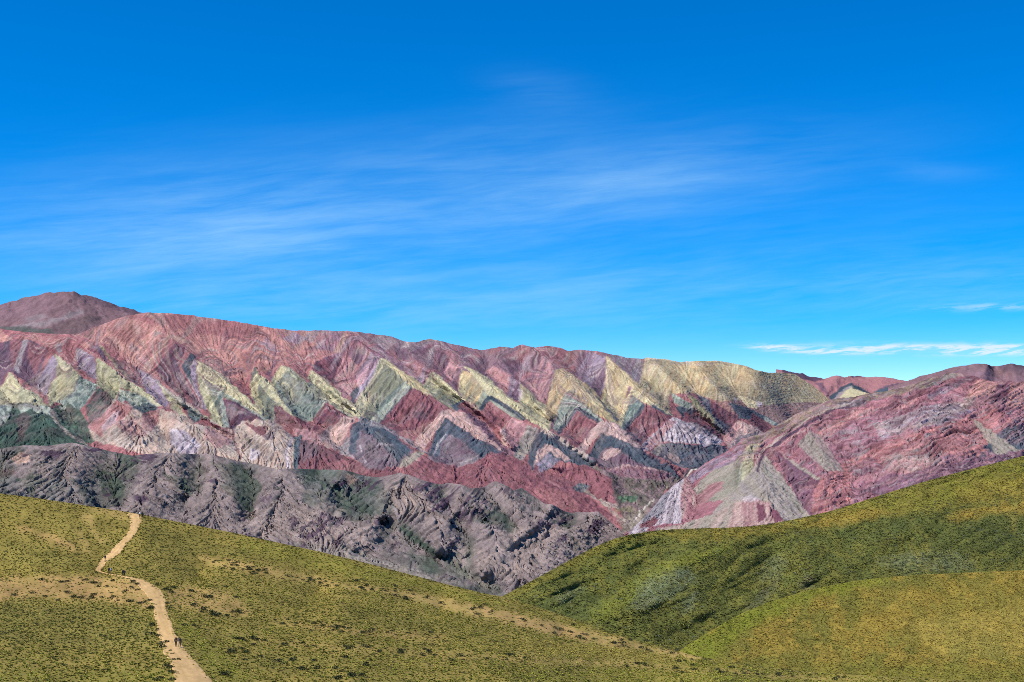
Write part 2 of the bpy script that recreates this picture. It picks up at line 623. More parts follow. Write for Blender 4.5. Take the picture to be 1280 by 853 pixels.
C = paint(X, Y, 'peak', [
    ('mauve', [(1150, 478), (1200, 466), (1235, 462), (1240, 470), (1290, 470), (1290, 500), (1150, 500)], dict(soft=4, a=0.6)),
    ('dpeak', [(1240, 453), (1290, 453), (1290, 466), (1255, 466)], dict(soft=2, a=0.8)),
    ('gbeige', [(1150, 482), (1185, 467), (1194, 464), (1190, 468), (1160, 482)], dict(soft=1, a=0.6))], PAL, 23, 1.5)
a, b = fall(P)
C *= (1 + 0.10 * lic(a, b, 33, 8))[..., None]
finish_sheet('dark_hill', P, C, rock)

# ---- the striped range
SKY_D = [(-320, 392), (-100, 400), (0, 411), (20, 414), (60, 417), (95, 418), (120, 408), (150, 398), (180, 391), (205, 391), (240, 394), (280, 400.5), (310, 405), (345, 411), (365, 413), (400, 413), (440, 415), (460, 417),
         (480, 419), (490, 421), (505, 427), (520, 428.5), (537, 424), (548, 426), (570, 431), (590, 435), (603, 437), (625, 434), (642, 435), (652, 431), (668, 435), (684, 432.5), (700, 435), (711, 439), (722, 437), (745, 439), (766, 444), (783, 448),
         (803, 449), (808, 446.5), (830, 449), (850, 453), (870, 451), (895, 451), (905, 452), (930, 457), (945, 463), (960, 466), (978, 466), (994, 468), (1003, 474), (1020, 485), (1034, 497), (1042, 504), (1080, 522)]
BOT_D = [(-320, 610), (0, 600), (150, 600), (300, 612), (400, 620), (500, 630), (600, 645), (700, 668), (780, 690), (830, 676), (880, 628), (940, 582), (1000, 545), (1040, 525), (1080, 527)]
X, Y, v = sheet_grid(-300, 1080, SKY_D, BOT_D, 0.7, 410)
base = RBF([(-320, 395), (0, 400), (200, 391), (400, 413), (600, 437), (800, 448), (950, 463), (1040, 503), (-320, 580), (0, 560), (200, 570), (400, 590), (600, 615), (700, 640), (780, 650), (830, 612), (880, 584), (950, 545), (1010, 515),
            (200, 480), (400, 500), (600, 525), (800, 530), (0, 480), (790, 690), (600, 645), (400, 620), (0, 600), (835, 660)],
           [4900, 4850, 4850, 4900, 5000, 5100, 5220, 5380, 3700, 3700, 3680, 3650, 3600, 3560, 3560, 4050, 4450, 4900, 5230, 4330, 4330, 4350, 4500, 4350, 3350, 3450, 3450, 3500, 3520])
SPURS = [
    ([(12, 466), (30, 483), (61, 508), (80, 535), (108, 556)], 1), ([(75, 447), (100, 469), (123, 482), (145, 497), (178, 520), (200, 545)], 1),
    ([(122, 448), (150, 469), (200, 506), (240, 527), (290, 560)], 1), ([(196, 477), (231, 504), (274, 532), (300, 545)], .7),
    ([(210, 420), (246, 450), (280, 472), (324, 513), (342, 531), (372, 552)], 1), ([(319, 461), (336, 477), (369, 525), (397, 540), (422, 568)], .8),
    ([(355, 457), (380, 475), (407, 503), (440, 525)], .8), ([(388, 465), (452, 520), (493, 546), (535, 566), (560, 580)], 1),
    ([(455, 430), (479, 449), (505, 467), (548, 494), (584, 518), (606, 540), (634, 571), (681, 594), (740, 628)], 1.1),
    ([(510, 445), (540, 465), (579, 500), (600, 514), (618, 529), (640, 560)], 1), ([(560, 440), (587, 460), (649, 507), (687, 537), (735, 572), (760, 595)], 1.1),
    ([(618, 459), (649, 481), (687, 525)], .6), ([(673, 440), (700, 460), (737, 488), (773, 531), (806, 565), (848, 597)], 1.1),
    ([(758, 446), (800, 480), (839, 520), (880, 536), (900, 552)], 1.1), ([(816, 450), (840, 475), (859, 492), (900, 533), (915, 545)], .8),
    ([(870, 455), (912, 500), (957, 543)], .7), ([(930, 462), (960, 490), (985, 520)], .5), ([(-60, 440), (-30, 470), (10, 510)], 1), ([(-160, 430), (-120, 480), (-80, 520)], 1),
    ([(-250, 420), (-200, 480), (-170, 530)], 1), ([(690, 585), (722, 581), (764, 600), (772, 628)], .6)]
LOW = [  # hollows on the left flank of a spur, before the next one stands out
    ([(430, 600), (380, 590), (300, 580), (200, 575)], 0), ([(700, 548), (720, 562), (738, 576), (780, 600), (830, 612)], -.5), ([(660, 548), (646, 566), (700, 590)], -.7)]
pts, vals = [], []
for p, k in SPURS:
    q = resample(p, 3)
    t = np.linspace(0, 1, len(q))
    amp = k * np.clip(np.minimum(t * 3.5 + .15, 1), 0, 1) * np.clip((1.15 - t) * 4, 0.3, 1)
    pts.append(q); vals.append(62 * amp)
    tg = np.gradient(q, axis=0); tg /= np.linalg.norm(tg, axis=1)[:, None]
    g = q + np.c_[tg[:, 1], -tg[:, 0]] * 8.0
    pts.append(g); vals.append(-40 * amp)
for p, k in LOW:
    q = resample(p, 9)
    pts.append(q); vals.append(np.full(len(q), 62 * k))
q = np.array([(x, 375) for x in range(-340, 1100, 40)] + [(x, 720) for x in range(-340, 1100, 40)])
pts.append(q); vals.append(np.zeros(len(q)))
relief = RBF(np.concatenate(pts), np.concatenate(vals), 2.0)
D = coarse(base, X, Y, 4) - blur(coarse(relief, X, Y), 2)
edge = (np.clip(v * 12, 0, 1) * (.45 + .55 * np.clip(v * 3 - .3, 0, 1)))[:, None]
P0 = to_world(X, Y, D)
n0 = normals(P0)
f1 = fbm3(P0[..., 0] / 150, P0[..., 1] / 150, P0[..., 2] / 150, 3, 71)
r1 = ridged3(P0[..., 0] / 95, P0[..., 1] / 140, P0[..., 2] / 120, 5, 77) - 0.9
east = 1 - .75 * np.clip((X - 860) / 90, 0, 1)
P1 = P0 + n0 * ((3 * f1 + 1.5 * r1 * edge) * east)[..., None]
P1 = P1 + normals(P1) * (3.0 * gullies(P1, 4, 36, 6) * edge * east)[..., None]
a, b = fall(P1)
rill = 0.6 * lic(a, b, 5, 22, 3) + 0.6 * lic(a, b, 6, 11, 1)
P1 = P1 + normals(P1) * (1.7 * rill * (0.25 + 0.75 * edge) * east)[..., None]
P1 = jag(P1, 1.2, 7, 3, 81)

S = lambda ang, wl, c2, am: dict(st=(ang, wl, c2, am))
ITEMS = [
    # upper slopes
    ('mauve', [(385, 405), (480, 410), (540, 415), (620, 425), (700, 425), (770, 436), (810, 440), (803, 500), (690, 540), (640, 480), (560, 500), (480, 450), (430, 452), (395, 440)], dict(soft=4, mo=('pinkred', 14, .6))),
    ('salmon', [(90, 418), (150, 395), (230, 388), (340, 408), (400, 415), (390, 450), (330, 465), (290, 478), (255, 452), (215, 415), (170, 462), (130, 430)], dict(soft=3, mo=('salmonb', 12, .55))),
    ('salmonb', [(100, 430), (130, 421), (165, 435), (185, 420), (205, 400), (195, 420), (172, 452), (150, 440), (125, 428), (108, 438)], dict(soft=1, a=.7)),
    ('pinkred', [(150, 395), (250, 392), (330, 408), (300, 425), (240, 415), (190, 405)], dict(soft=3, a=.75, mo=('maroon', 9, .35))),
    ('salmonb', [(200, 440), (250, 432), (300, 440), (330, 452), (300, 455), (255, 442)], dict(soft=2, a=.5)),
    ('maroon', [(300, 442), (312, 440), (316, 456), (304, 454)], dict(soft=1, a=.5)),
    ('lilac', [(352, 425), (368, 415), (385, 424), (372, 430)], dict(soft=1, a=.7)), ('lilac', [(325, 430), (334, 422), (346, 436), (340, 440)], dict(soft=1, a=.5)),
    ('lgrey', [(383, 415), (400, 413), (392, 428), (380, 424)], dict(soft=1, a=.6)),
    ('purple', [(382, 436), (396, 430), (400, 436), (388, 444)], dict(soft=2, a=.7)), ('purple', [(335, 438), (345, 434), (350, 448), (340, 446)], dict(soft=2, a=.5)),
    ('peach', [(417, 440), (430, 416), (436, 418), (424, 442)], dict(soft=1, a=.7)),
    ('salmon', [(360, 440), (395, 436), (420, 440), (395, 456), (370, 452)], dict(soft=2, a=.8)),
    ('dpurple', [(490, 432), (502, 434), (512, 447), (498, 452)], dict(soft=2, a=.75)), ('dpurple', [(540, 438), (556, 437), (560, 450), (548, 452)], dict(soft=2, a=.75)),  # dark purple shading patches painted into the upper slope
    ('dpurple', [(594, 450), (606, 444), (612, 460), (602, 470), (596, 462)], dict(soft=2, a=.7)), ('dpurple', [(626, 450), (640, 448), (655, 460), (640, 468)], dict(soft=2, a=.7)),
    ('purple', [(490, 430), (516, 448), (540, 458), (562, 476), (562, 452), (544, 436), (515, 432)], dict(soft=3, a=.7)),
    ('lgrey', [(466, 424), (480, 418), (496, 428), (482, 440)], dict(soft=2, a=.55)),
    ('salmon', [(644, 440), (654, 430), (662, 436), (652, 456)], dict(soft=1, a=.8)), ('pinkred', [(668, 436), (690, 430), (712, 440), (712, 464), (690, 452)], dict(soft=2, a=.8)),
    ('salmon', [(709, 439), (724, 437), (716, 467), (708, 455)], dict(soft=1)),
    ('dpurple', [(724, 440), (742, 440), (730, 470), (718, 466)], dict(soft=2, a=.6)),
    ('lilac', [(736, 440), (757, 446), (757, 490), (746, 494), (720, 468)], dict(soft=1, a=.85, st=(68, 5, 'purple', .8))),
    ('lgrey', [(758, 441), (800, 447), (804, 458), (800, 482), (775, 462)], dict(soft=1, st=(72, 6, 'mauve', .8))),
    # left end
    ('purple', [(-330, 420), (0, 427), (31, 423), (60, 437), (52, 464), (47, 488), (11, 464), (0, 483), (-330, 520)], dict(soft=2, st=(60, 6, 'dpurple', .7))),
    ('pinkred', [(12, 426), (28, 423), (22, 462), (14, 458)], dict(soft=2, a=.6)), ('pinkred', [(36, 428), (58, 437), (45, 470), (34, 448)], dict(soft=3, a=.6)),
    ('lgrey', [(30, 422), (36, 426), (28, 447), (24, 468), (17, 462), (22, 446)], dict(soft=1, a=.85)),
    ('salmonb', [(-40, 408), (2, 413), (17, 426), (0, 428), (-40, 420)], {}), ('salmonb', [(37, 417), (52, 424), (45, 428)], {}), ('salmon', [(18, 424), (30, 417), (62, 420), (80, 427), (60, 434), (40, 426)], dict(soft=1, a=.8)),
    ('pinkred', [(78, 428), (95, 432), (94, 452), (80, 446)], dict(soft=1)), ('lgrey', [(68, 432), (76, 428), (78, 440), (72, 442)], dict(soft=1, a=.8)),
    ('purple', [(94, 434), (100, 436), (100, 460), (95, 450)], dict(soft=1, a=.8)),
    ('lilac', [(47, 476), (67, 444), (73, 453), (69, 470), (58, 495), (47, 487)], dict(soft=1, st=(55, 5, 'purple', .8))),
    ('lilac', [(100, 437), (119, 447), (122, 466), (120, 476), (100, 461), (95, 451)], dict(soft=1, st=(60, 5, 'purple', .5))),
    ('maroon', [(108, 436), (120, 430), (128, 446), (116, 442)], dict(soft=1)), ('dpurple', [(119, 433), (127, 436), (136, 456), (128, 450)], dict(soft=1)),
    ('olive', [(122, 432), (128, 434), (150, 462), (166, 477), (160, 474), (145, 460)], dict(soft=1, a=.85)), ('brown', [(136, 446), (150, 452), (166, 476), (150, 462)], dict(soft=1, a=.8)),
    ('maroon', [(150, 448), (172, 460), (182, 487), (164, 476)], dict(soft=1, st=(-48, 4, 'pinkred', .5))),
    ('lilac', [(172, 461), (200, 476), (206, 506), (181, 486)], dict(soft=1, st=(-50, 5, 'purple', .6))),
    # first yellow triangles
    ('paleyel', [(12, 465), (30, 483), (47, 492), (61, 509), (47, 506), (31, 502), (16, 505), (0, 509), (-30, 512), (-30, 490), (0, 484)], dict(soft=1, mo=('tgrey', 9, .5))),
    ('yellow', [(12, 468), (26, 482), (22, 490), (8, 484)], dict(soft=2, a=.8)),
    ('paleyel', [(67, 441), (75, 447), (100, 469), (88, 495), (70, 504), (61, 509), (59, 494), (70, 470), (72, 453)], dict(soft=1, mo=('tgrey', 9, .45))),
    ('yellow', [(72, 452), (86, 460), (80, 486), (70, 494), (72, 470)], dict(soft=2, a=.8)),
    ('teal', [(100, 469), (123, 482), (110, 503), (100, 513), (85, 511), (70, 504), (88, 495)], dict(soft=1, mo=('pteal', 6, .75))),
    ('dgreen', [(-330, 540), (-30, 512), (0, 508), (31, 502), (47, 505), (61, 509), (76, 530), (112, 558), (60, 572), (0, 572), (-330, 590)], dict(soft=1, mo=('green', 16, .6))),
    ('pteal', [(-20, 512), (8, 506), (16, 508), (8, 526), (-4, 538), (-20, 536)], dict(soft=1, mo=('teal', 5, .6))),
    ('pteal', [(22, 508), (34, 503), (50, 506), (62, 512), (66, 520), (50, 514), (36, 512), (26, 516)], dict(soft=1, mo=('teal', 5, .5))),
    ('brown', [(20, 524), (30, 514), (40, 524), (34, 538), (24, 545)], dict(soft=5, a=.6)), ('brown', [(26, 530), (32, 545), (20, 556)], dict(soft=2, a=.6)),
    ('green', [(63, 510), (85, 505), (100, 513), (114, 534), (119, 552), (108, 554), (80, 536)], dict(soft=1, mo=('brown', 10, .35))),
    ('pteal', [(74, 510), (84, 505), (82, 511), (76, 514)], dict(soft=1)),
    ('gbeige', band([(61, 508), (70, 526), (82, 540), (95, 549), (110, 557)], 4), dict(soft=1, mo=('brown', 4, .4))),
    ('brown', [(122, 486), (147, 498), (130, 520), (113, 531), (107, 510)], dict(soft=2, mo=('dgreen', 7, .8))),
    ('paleyel', [(122, 447), (130, 453), (150, 469), (172, 483), (202, 507), (198, 509), (176, 495), (150, 484), (145, 499), (122, 485), (120, 466)], dict(soft=1, st=(75, 5, 'olive', .55))),
    ('pteal', [(149, 486), (176, 494), (198, 509), (188, 511), (166, 514), (160, 503), (147, 500)], dict(soft=1, mo=('teal', 7, .7))),
    ('dslate', [(165, 509), (188, 504), (198, 511), (177, 520), (164, 516)], dict(soft=1, mo=('teal', 5, .5))),
    # purple-maroon block and slate blade
    ('maroon', [(194, 461), (219, 428), (231, 436), (227, 461), (235, 479), (254, 512), (242, 505), (211, 484)], dict(soft=1, st=(-55, 5, 'dpurple', .9))),
    ('peach', [(178, 462), (208, 420), (217, 418), (197, 446), (186, 464)], dict(soft=1, st=(55, 4, 'salmon', .7))), ('peach', [(208, 420), (218, 418), (240, 428), (228, 430)], dict(soft=1, a=.7)),
    ('pinkred', [(222, 455), (234, 436), (240, 440), (228, 460), (236, 482), (246, 500), (236, 486)], dict(soft=1, a=.8)),
    ('dslate', [(239, 442), (245, 447), (238, 458), (242, 486), (233, 472), (227, 458)], dict(soft=1)),
    ('lilac', [(244, 449), (247, 461), (247, 485), (259, 511), (256, 515), (242, 486), (238, 458)], dict(soft=1, mo=('dpurple', 5, .6))),
    ('tgrey', [(249, 461), (281, 484), (330, 521), (344, 534), (330, 534), (281, 498), (272, 491), (276, 510), (286, 534), (277, 536), (264, 498), (258, 480)], dict(soft=1, mo=('teal', 8, .6))),
    ('yellow', [(246, 449), (255, 454), (280, 471), (302, 492), (324, 512), (344, 531), (330, 523), (305, 508), (281, 492), (258, 476), (247, 464)], dict(soft=1, mo=('paleyel', 6, .5))),
    ('paleyel', [(247, 464), (258, 479), (264, 497), (275, 522), (278, 534), (267, 527), (258, 511), (249, 486)], dict(soft=1, mo=('olive', 5, .6))),
    ('pteal', [(272, 491), (278, 494), (283, 515), (288, 535), (280, 536), (275, 512)], dict(soft=1, mo=('teal', 4, .6))),
    ('dpurple', [(279, 500), (289, 501), (310, 511), (336, 529), (344, 534), (324, 537), (305, 528), (292, 540), (287, 537), (283, 516)], dict(soft=1, mo=('maroon', 10, .6))),
    ('pteal', band([(274, 491), (290, 498), (315, 515), (342, 533)], 2), dict(soft=1, a=.7)),
    ('paleyel', [(196, 476), (211, 489), (231, 503), (255, 518), (276, 533), (255, 524), (236, 512), (224, 506), (229, 515), (236, 526), (222, 517), (210, 504), (199, 488)], dict(soft=1, mo=('olive', 5, .5))),
    ('lgrey', [(196, 475), (211, 488), (235, 505), (275, 533), (262, 528), (230, 506), (208, 491)], dict(soft=1, a=.6)),
    ('lilac', [(180, 466), (196, 477), (208, 498), (211, 506), (203, 508), (180, 488)], dict(soft=1, mo=('purple', 5, .4))),
    ('teal', [(228, 504), (249, 518), (254, 525), (242, 528), (236, 522)], dict(soft=1, mo=('dslate', 4, .6))),
    ('red', [(247, 521), (274, 533), (291, 538), (272, 547), (254, 536)], dict(soft=1, mo=('maroon', 5, .5))),
    # two mottled triangles
    ('tgrey', [(324, 478), (333, 490), (350, 506), (343, 531), (335, 526), (328, 512), (320, 491)], dict(soft=1, mo=('teal', 6, .7))),
    ('yellow', [(319, 460), (326, 472), (322, 491), (331, 511), (330, 522), (314, 498), (313, 480)], dict(soft=1, mo=('olive', 5, .4))),
    ('paleyel', [(325, 467), (336, 476), (352, 496), (367, 518), (370, 527), (350, 508), (333, 492), (324, 480)], dict(soft=1, mo=('tgrey', 5, .6))),
    ('dslate', [(313, 476), (319, 460), (322, 464), (316, 478)], dict(soft=1, a=.8)), ('purple', [(332, 468), (344, 450), (346, 454), (338, 470), (345, 474), (338, 476)], dict(soft=1, a=.8)),
    ('maroon', [(343, 507), (353, 510), (367, 522), (382, 534), (384, 543), (360, 532), (345, 526)], dict(soft=1, st=(-40, 4, 'dpurple', .6))),
    ('tgrey', [(352, 456), (365, 462), (380, 474), (409, 503), (401, 513), (390, 526), (378, 531), (368, 524), (355, 505), (342, 485), (346, 476)], dict(soft=1, mo=('pteal', 8, .55))),
    ('teal', [(368, 500), (384, 492), (404, 503), (396, 518), (380, 528), (366, 518)], dict(soft=3, a=.8, mo=('pteal', 5, .4))),
    ('yellow', [(341, 472), (352, 456), (358, 463), (347, 477), (342, 484), (357, 506), (352, 505), (337, 482)], dict(soft=1, mo=('olive', 5, .3))),
    ('paleyel', band([(352, 458), (362, 464), (372, 474), (366, 486)], 3), dict(soft=1, a=.7)), ('yellow', band([(350, 482), (358, 478), (366, 490), (362, 500)], 2.5), dict(soft=1, a=.7)),
    ('maroon', [(407, 506), (436, 520), (430, 527), (413, 530), (394, 530), (391, 523)], dict(soft=1, st=(-42, 4, 'dpurple', .7))),
    ('maroon', [(360, 520), (370, 522), (388, 529), (399, 540), (383, 545), (360, 531)], dict(soft=1, st=(-42, 4, 'pinkred', .5))),
    ('paleyel', [(384, 473), (390, 464), (402, 472), (430, 494), (454, 520), (452, 525), (434, 521), (412, 505), (391, 487)], dict(soft=1, mo=('tgrey', 6, .7))),
    ('yellow', [(386, 463), (402, 472), (430, 494), (455, 520), (450, 520), (428, 500), (400, 476)], dict(soft=1)),
    ('maroon', [(393, 454), (411, 444), (428, 450), (419, 482), (410, 478), (391, 464)], dict(soft=1, mo=('dpurple', 7, .7))),
    ('pink', [(430, 442), (448, 456), (445, 472), (438, 496), (430, 498), (416, 479), (426, 454)], dict(soft=1, mo=('pinkred', 8, .5))),
    ('pink', [(457, 436), (477, 448), (460, 476), (447, 483), (444, 470), (451, 454)], dict(soft=1, st=(60, 5, 'lilac', .8))),
    ('purple', [(440, 446), (456, 436), (452, 452), (446, 458)], dict(soft=1)), ('dpurple', band([(470, 447), (464, 460), (459, 473)], 3), dict(soft=1, a=.8)),
    ('lilac', [(474, 450), (480, 451), (458, 493), (444, 499), (441, 492), (460, 474)], dict(soft=1)),
    ('dslate', [(437, 496), (447, 482), (450, 487), (443, 501), (451, 518), (446, 512)], dict(soft=1)),
    # the big triangle in the middle
    ('tgrey', [(483, 452), (494, 464), (507, 471), (517, 484), (498, 504), (476, 530), (460, 525), (452, 519), (462, 489), (469, 473)], dict(soft=1, st=(52, 7, 'olive', .7))),
    ('teal', [(500, 482), (508, 476), (506, 490), (478, 520), (466, 522), (472, 508)], dict(soft=2, a=.75, mo=('dslate', 6, .4))),
    ('pteal', [(508, 474), (517, 484), (498, 504), (476, 530), (462, 526), (470, 518), (490, 500)], dict(soft=1, a=.85, st=(52, 5, 'paleyel', .6))),
    ('dslate', band([(517, 485), (498, 505), (476, 530)], 3.5), dict(soft=1)),
    ('yellow', [(475, 447), (483, 449), (505, 466), (532, 483), (550, 494), (558, 503), (545, 501), (520, 490), (503, 474), (484, 456)], dict(soft=1, mo=('ochre', 8, .5))),
    ('paleyel', [(475, 448), (484, 451), (470, 473), (461, 490), (455, 520), (449, 516), (443, 505), (454, 490), (466, 470)], dict(soft=1, st=(58, 4, 'olive', .6))),
    ('yellow', band([(451, 524), (456, 512), (462, 494)], 3), dict(soft=1, a=.7)), ('yellow', band([(446, 505), (452, 522)], 3), dict(soft=1, a=.7)),
    ('red', [(516, 485), (537, 495), (561, 508), (562, 513), (532, 528), (510, 541), (494, 541), (475, 530)], dict(soft=1, st=(-48, 4, 'maroon', .85))),
    ('dpurple', [(516, 516), (530, 514), (534, 522), (520, 526)], dict(soft=2, a=.6)),
    ('pink', [(500, 449), (532, 461), (537, 484), (530, 482), (508, 467)], dict(soft=1, st=(62, 5, 'lilac', .8))), ('dpurple', band([(534, 464), (529, 480)], 2.5), dict(soft=1, a=.7)),
    ('tgrey', [(538, 470), (548, 480), (570, 497), (580, 503), (566, 513), (556, 507), (540, 497), (532, 484)], dict(soft=1, st=(45, 5, 'olive', .8))),
    ('paleyel', [(529, 482), (538, 466), (549, 480), (546, 494), (535, 489)], dict(soft=1, st=(60, 4, 'olive', .4))),
    ('yellow', [(539, 464), (550, 471), (580, 499), (598, 512), (590, 513), (570, 498), (549, 481)], dict(soft=1)),
    ('slate', [(562, 508), (579, 500), (584, 504), (571, 515)], dict(soft=1)),
    ('maroon', [(571, 508), (582, 501), (602, 516), (620, 530), (615, 541), (584, 521)], dict(soft=1, st=(-42, 4, 'red', .6))),
    ('pink', [(563, 449), (578, 459), (571, 483), (554, 468)], dict(soft=1, mo=('mauve', 8, .5))), ('dpurple', [(572, 458), (578, 462), (570, 486), (565, 480)], dict(soft=1, a=.7)),
    ('tgrey', [(606, 481), (628, 500), (656, 523), (640, 523), (613, 502), (599, 513), (593, 504)], dict(soft=1, st=(-38, 5, 'pteal', .7))),
    ('ochre', [(577, 461), (593, 471), (607, 482), (596, 504), (584, 504), (573, 488)], dict(soft=1, st=(55, 6, 'tgrey', .75))), ('yellow', [(576, 466), (584, 470), (580, 500), (573, 490)], dict(soft=2, a=.6)),
    ('yellow', [(579, 458), (588, 459), (616, 478), (650, 507), (688, 537), (684, 540), (649, 519), (609, 493), (593, 472)], dict(soft=1, mo=('paleyel', 7, .6))),
    ('dslate', band([(613, 497), (632, 508), (657, 524)], 5), dict(soft=1)), ('dslate', band([(613, 497), (600, 513)], 6), dict(soft=1)),
    ('red', [(612, 504), (627, 512), (641, 523), (631, 530), (604, 518)], dict(soft=1, mo=('maroon', 6, .4))),
    ('pink', [(606, 465), (618, 458), (639, 470), (634, 496), (622, 480)], dict(soft=1, mo=('salmon', 8, .5))),
    ('purple', [(637, 471), (648, 479), (652, 487), (648, 502), (634, 496)], dict(soft=1, st=(62, 4, 'lilac', .7))),
    ('yellow', [(649, 480), (660, 488), (682, 507), (688, 521), (686, 538), (673, 530), (652, 512), (648, 502), (652, 488)], dict(soft=1, st=(70, 5, 'tgrey', .5))), ('white', [(649, 486), (653, 488), (650, 503), (647, 500)], dict(soft=1, a=.6)),
    ('pink', [(673, 445), (690, 453), (692, 464), (685, 490), (679, 502), (661, 482), (665, 465)], dict(soft=1, st=(68, 4, 'purple', .75))), ('pink', [(648, 470), (664, 480), (678, 500), (660, 488)], dict(soft=1, a=.8)),
    ('ochre', [(695, 461), (704, 460), (742, 487), (775, 530), (772, 534), (740, 515), (727, 502), (706, 490), (697, 516), (687, 532), (681, 514), (687, 489)], dict(soft=1, st=(62, 7, 'tgrey', .6))),
    ('yellow', [(702, 461), (737, 488), (774, 531), (764, 528), (742, 506), (716, 480)], dict(soft=1, a=.8, mo=('ochre', 7, .6))),
    ('tgrey', band([(697, 534), (703, 505), (708, 489), (716, 492), (748, 524)], 4), dict(soft=1, a=.8)),
    ('pteal', [(706, 492), (720, 500), (760, 531), (747, 529), (722, 511), (703, 534), (697, 542), (690, 538), (698, 512)], dict(soft=1, mo=('teal', 6, .45))),
    ('dslate', band([(722, 511), (735, 519), (750, 530)], 5), dict(soft=1)), ('dslate', band([(722, 511), (710, 526), (697, 543)], 5), dict(soft=1)),
    ('red', [(722, 515), (747, 529), (741, 540), (727, 557), (718, 560), (703, 545)], dict(soft=1, mo=('maroon', 8, .45))), ('maroon', [(743, 530), (747, 530), (727, 558), (722, 558)], dict(soft=1)),
    ('ochre', [(758, 445), (774, 460), (800, 479), (835, 513), (840, 521), (819, 507), (787, 483), (778, 507), (773, 533), (756, 512), (751, 498), (757, 477)], dict(soft=1, st=(72, 6, 'yellow', .7))),
    ('olive', [(757, 477), (762, 486), (770, 515), (772, 530), (756, 511)], dict(soft=2, a=.6, st=(75, 4, 'yellow', .5))), ('slate', band([(748, 498), (760, 514), (772, 527)], 2.5), dict(soft=1, a=.8)),
    ('ochre', [(806, 446), (830, 448), (850, 451), (890, 449), (915, 452), (960, 464), (1000, 468), (1022, 482), (1044, 504), (1000, 503), (960, 507), (930, 500), (900, 502), (864, 491), (836, 493), (834, 512), (800, 481)], dict(soft=2, st=(68, 6, 'paleyel', .55))),
    ('yellow', band([(806, 486), (812, 470), (820, 458), (834, 476)], 3), dict(soft=1, a=.7)), ('yellow', band([(828, 480), (838, 456), (856, 478)], 3), dict(soft=1, a=.5)),
    ('yellow', band([(854, 482), (862, 460), (884, 484)], 3), dict(soft=1, a=.6)), ('yellow', band([(884, 480), (890, 464), (912, 488)], 3), dict(soft=1, a=.5)),
    ('olive', [(812, 476), (822, 465), (832, 486), (826, 506)], dict(soft=2, a=.6)),
    ('tgrey', [(880, 492), (930, 478), (980, 480), (1020, 490), (1046, 506), (1020, 520), (990, 535), (962, 545), (938, 525), (905, 512)], dict(soft=6, a=.35, st=(-40, 8, 'gbeige', .8))),
    ('slate', [(930, 498), (972, 492), (985, 515), (1000, 528), (980, 535), (955, 522)], dict(soft=4, a=.32, st=(-40, 5, 'tgrey', .8))), ('slate', [(990, 500), (1020, 505), (1040, 508), (1010, 524)], dict(soft=3, a=.3, st=(-35, 4, 'gbeige', .6))),
    ('paleyel', [(1028, 502), (1042, 503), (1034, 508)], dict(soft=1)), ('gbeige', band([(880, 470), (920, 505), (938, 520)], 2), dict(soft=1, a=.6)), ('gbeige', band([(960, 480), (990, 505), (1010, 522)], 2), dict(soft=1, a=.6)), ('gbeige', band([(975, 470), (1010, 492), (1030, 508)], 2), dict(soft=1, a=.5)),
    ('teal', [(790, 494), (806, 505), (780, 541), (774, 536)], dict(soft=1, mo=('pteal', 6, .5))), ('dslate', band([(806, 505), (792, 523), (779, 540)], 5), dict(soft=1)),
    ('byel', [(790, 486), (800, 491), (818, 505), (815, 509), (800, 500), (789, 493), (776, 535), (772, 533), (781, 500)], dict(soft=1, mo=('yellow', 6, .4))),
    ('slate', [(816, 505), (841, 522), (832, 523), (813, 511)], dict(soft=1)), ('paleyel', band([(818, 505), (840, 521)], 2), {}),
    ('red', [(807, 507), (817, 511), (841, 523), (825, 531), (800, 555), (781, 542)], dict(soft=1, mo=('maroon', 8, .8))),
    ('maroon', [(817, 511), (840, 523), (826, 529), (812, 518)], dict(soft=1, a=.8)), ('slate', [(782, 543), (800, 554), (806, 544), (812, 538), (800, 548), (790, 538)], dict(soft=1, a=.6)),
    ('pteal', [(839, 491), (865, 505), (869, 515), (853, 511), (842, 503)], dict(soft=1, mo=('teal', 6, .6))), ('olive', band([(838, 488), (834, 500), (838, 516)], 3), dict(soft=1, a=.7)),
    ('dslate', [(843, 507), (858, 510), (868, 516), (866, 520), (852, 522)], dict(soft=1)), ('maroon', [(855, 515), (878, 521), (902, 542), (905, 552), (880, 540), (856, 528)], dict(soft=1, mo=('dslate', 7, .6))),
    ('olive', [(858, 491), (869, 498), (901, 531), (905, 540), (898, 538), (872, 516)], dict(soft=1, st=(-45, 4, 'gbeige', .6))),
    ('slate', [(869, 490), (888, 501), (892, 526), (876, 503)], dict(soft=1, mo=('lgrey', 5, .4))), ('maroon', [(888, 501), (907, 512), (928, 525), (919, 536), (899, 532), (890, 518)], dict(soft=1, mo=('dpurple', 6, .7))),
    ('slate', [(892, 520), (912, 534), (908, 548), (896, 538)], dict(soft=2, a=.8)),
    ('slate', [(910, 503), (938, 511), (968, 526), (978, 534), (958, 530), (940, 524), (924, 524)], dict(soft=1, mo=('dslate', 5, .6))), ('byel', [(922, 494), (934, 497), (948, 504), (946, 512), (933, 507)], dict(soft=1)), ('white', [(946, 502), (954, 503), (950, 510), (945, 508)], dict(soft=1, a=.8)), ('white', [(916, 498), (922, 498), (920, 503)], dict(soft=1, a=.7)),
    ('pteal', [(955, 521), (970, 528), (966, 532), (954, 527)], dict(soft=1, a=.7)),
    ('maroon', [(940, 516), (958, 528), (970, 536), (957, 545), (938, 525)], dict(soft=1, mo=('red', 6, .5))),
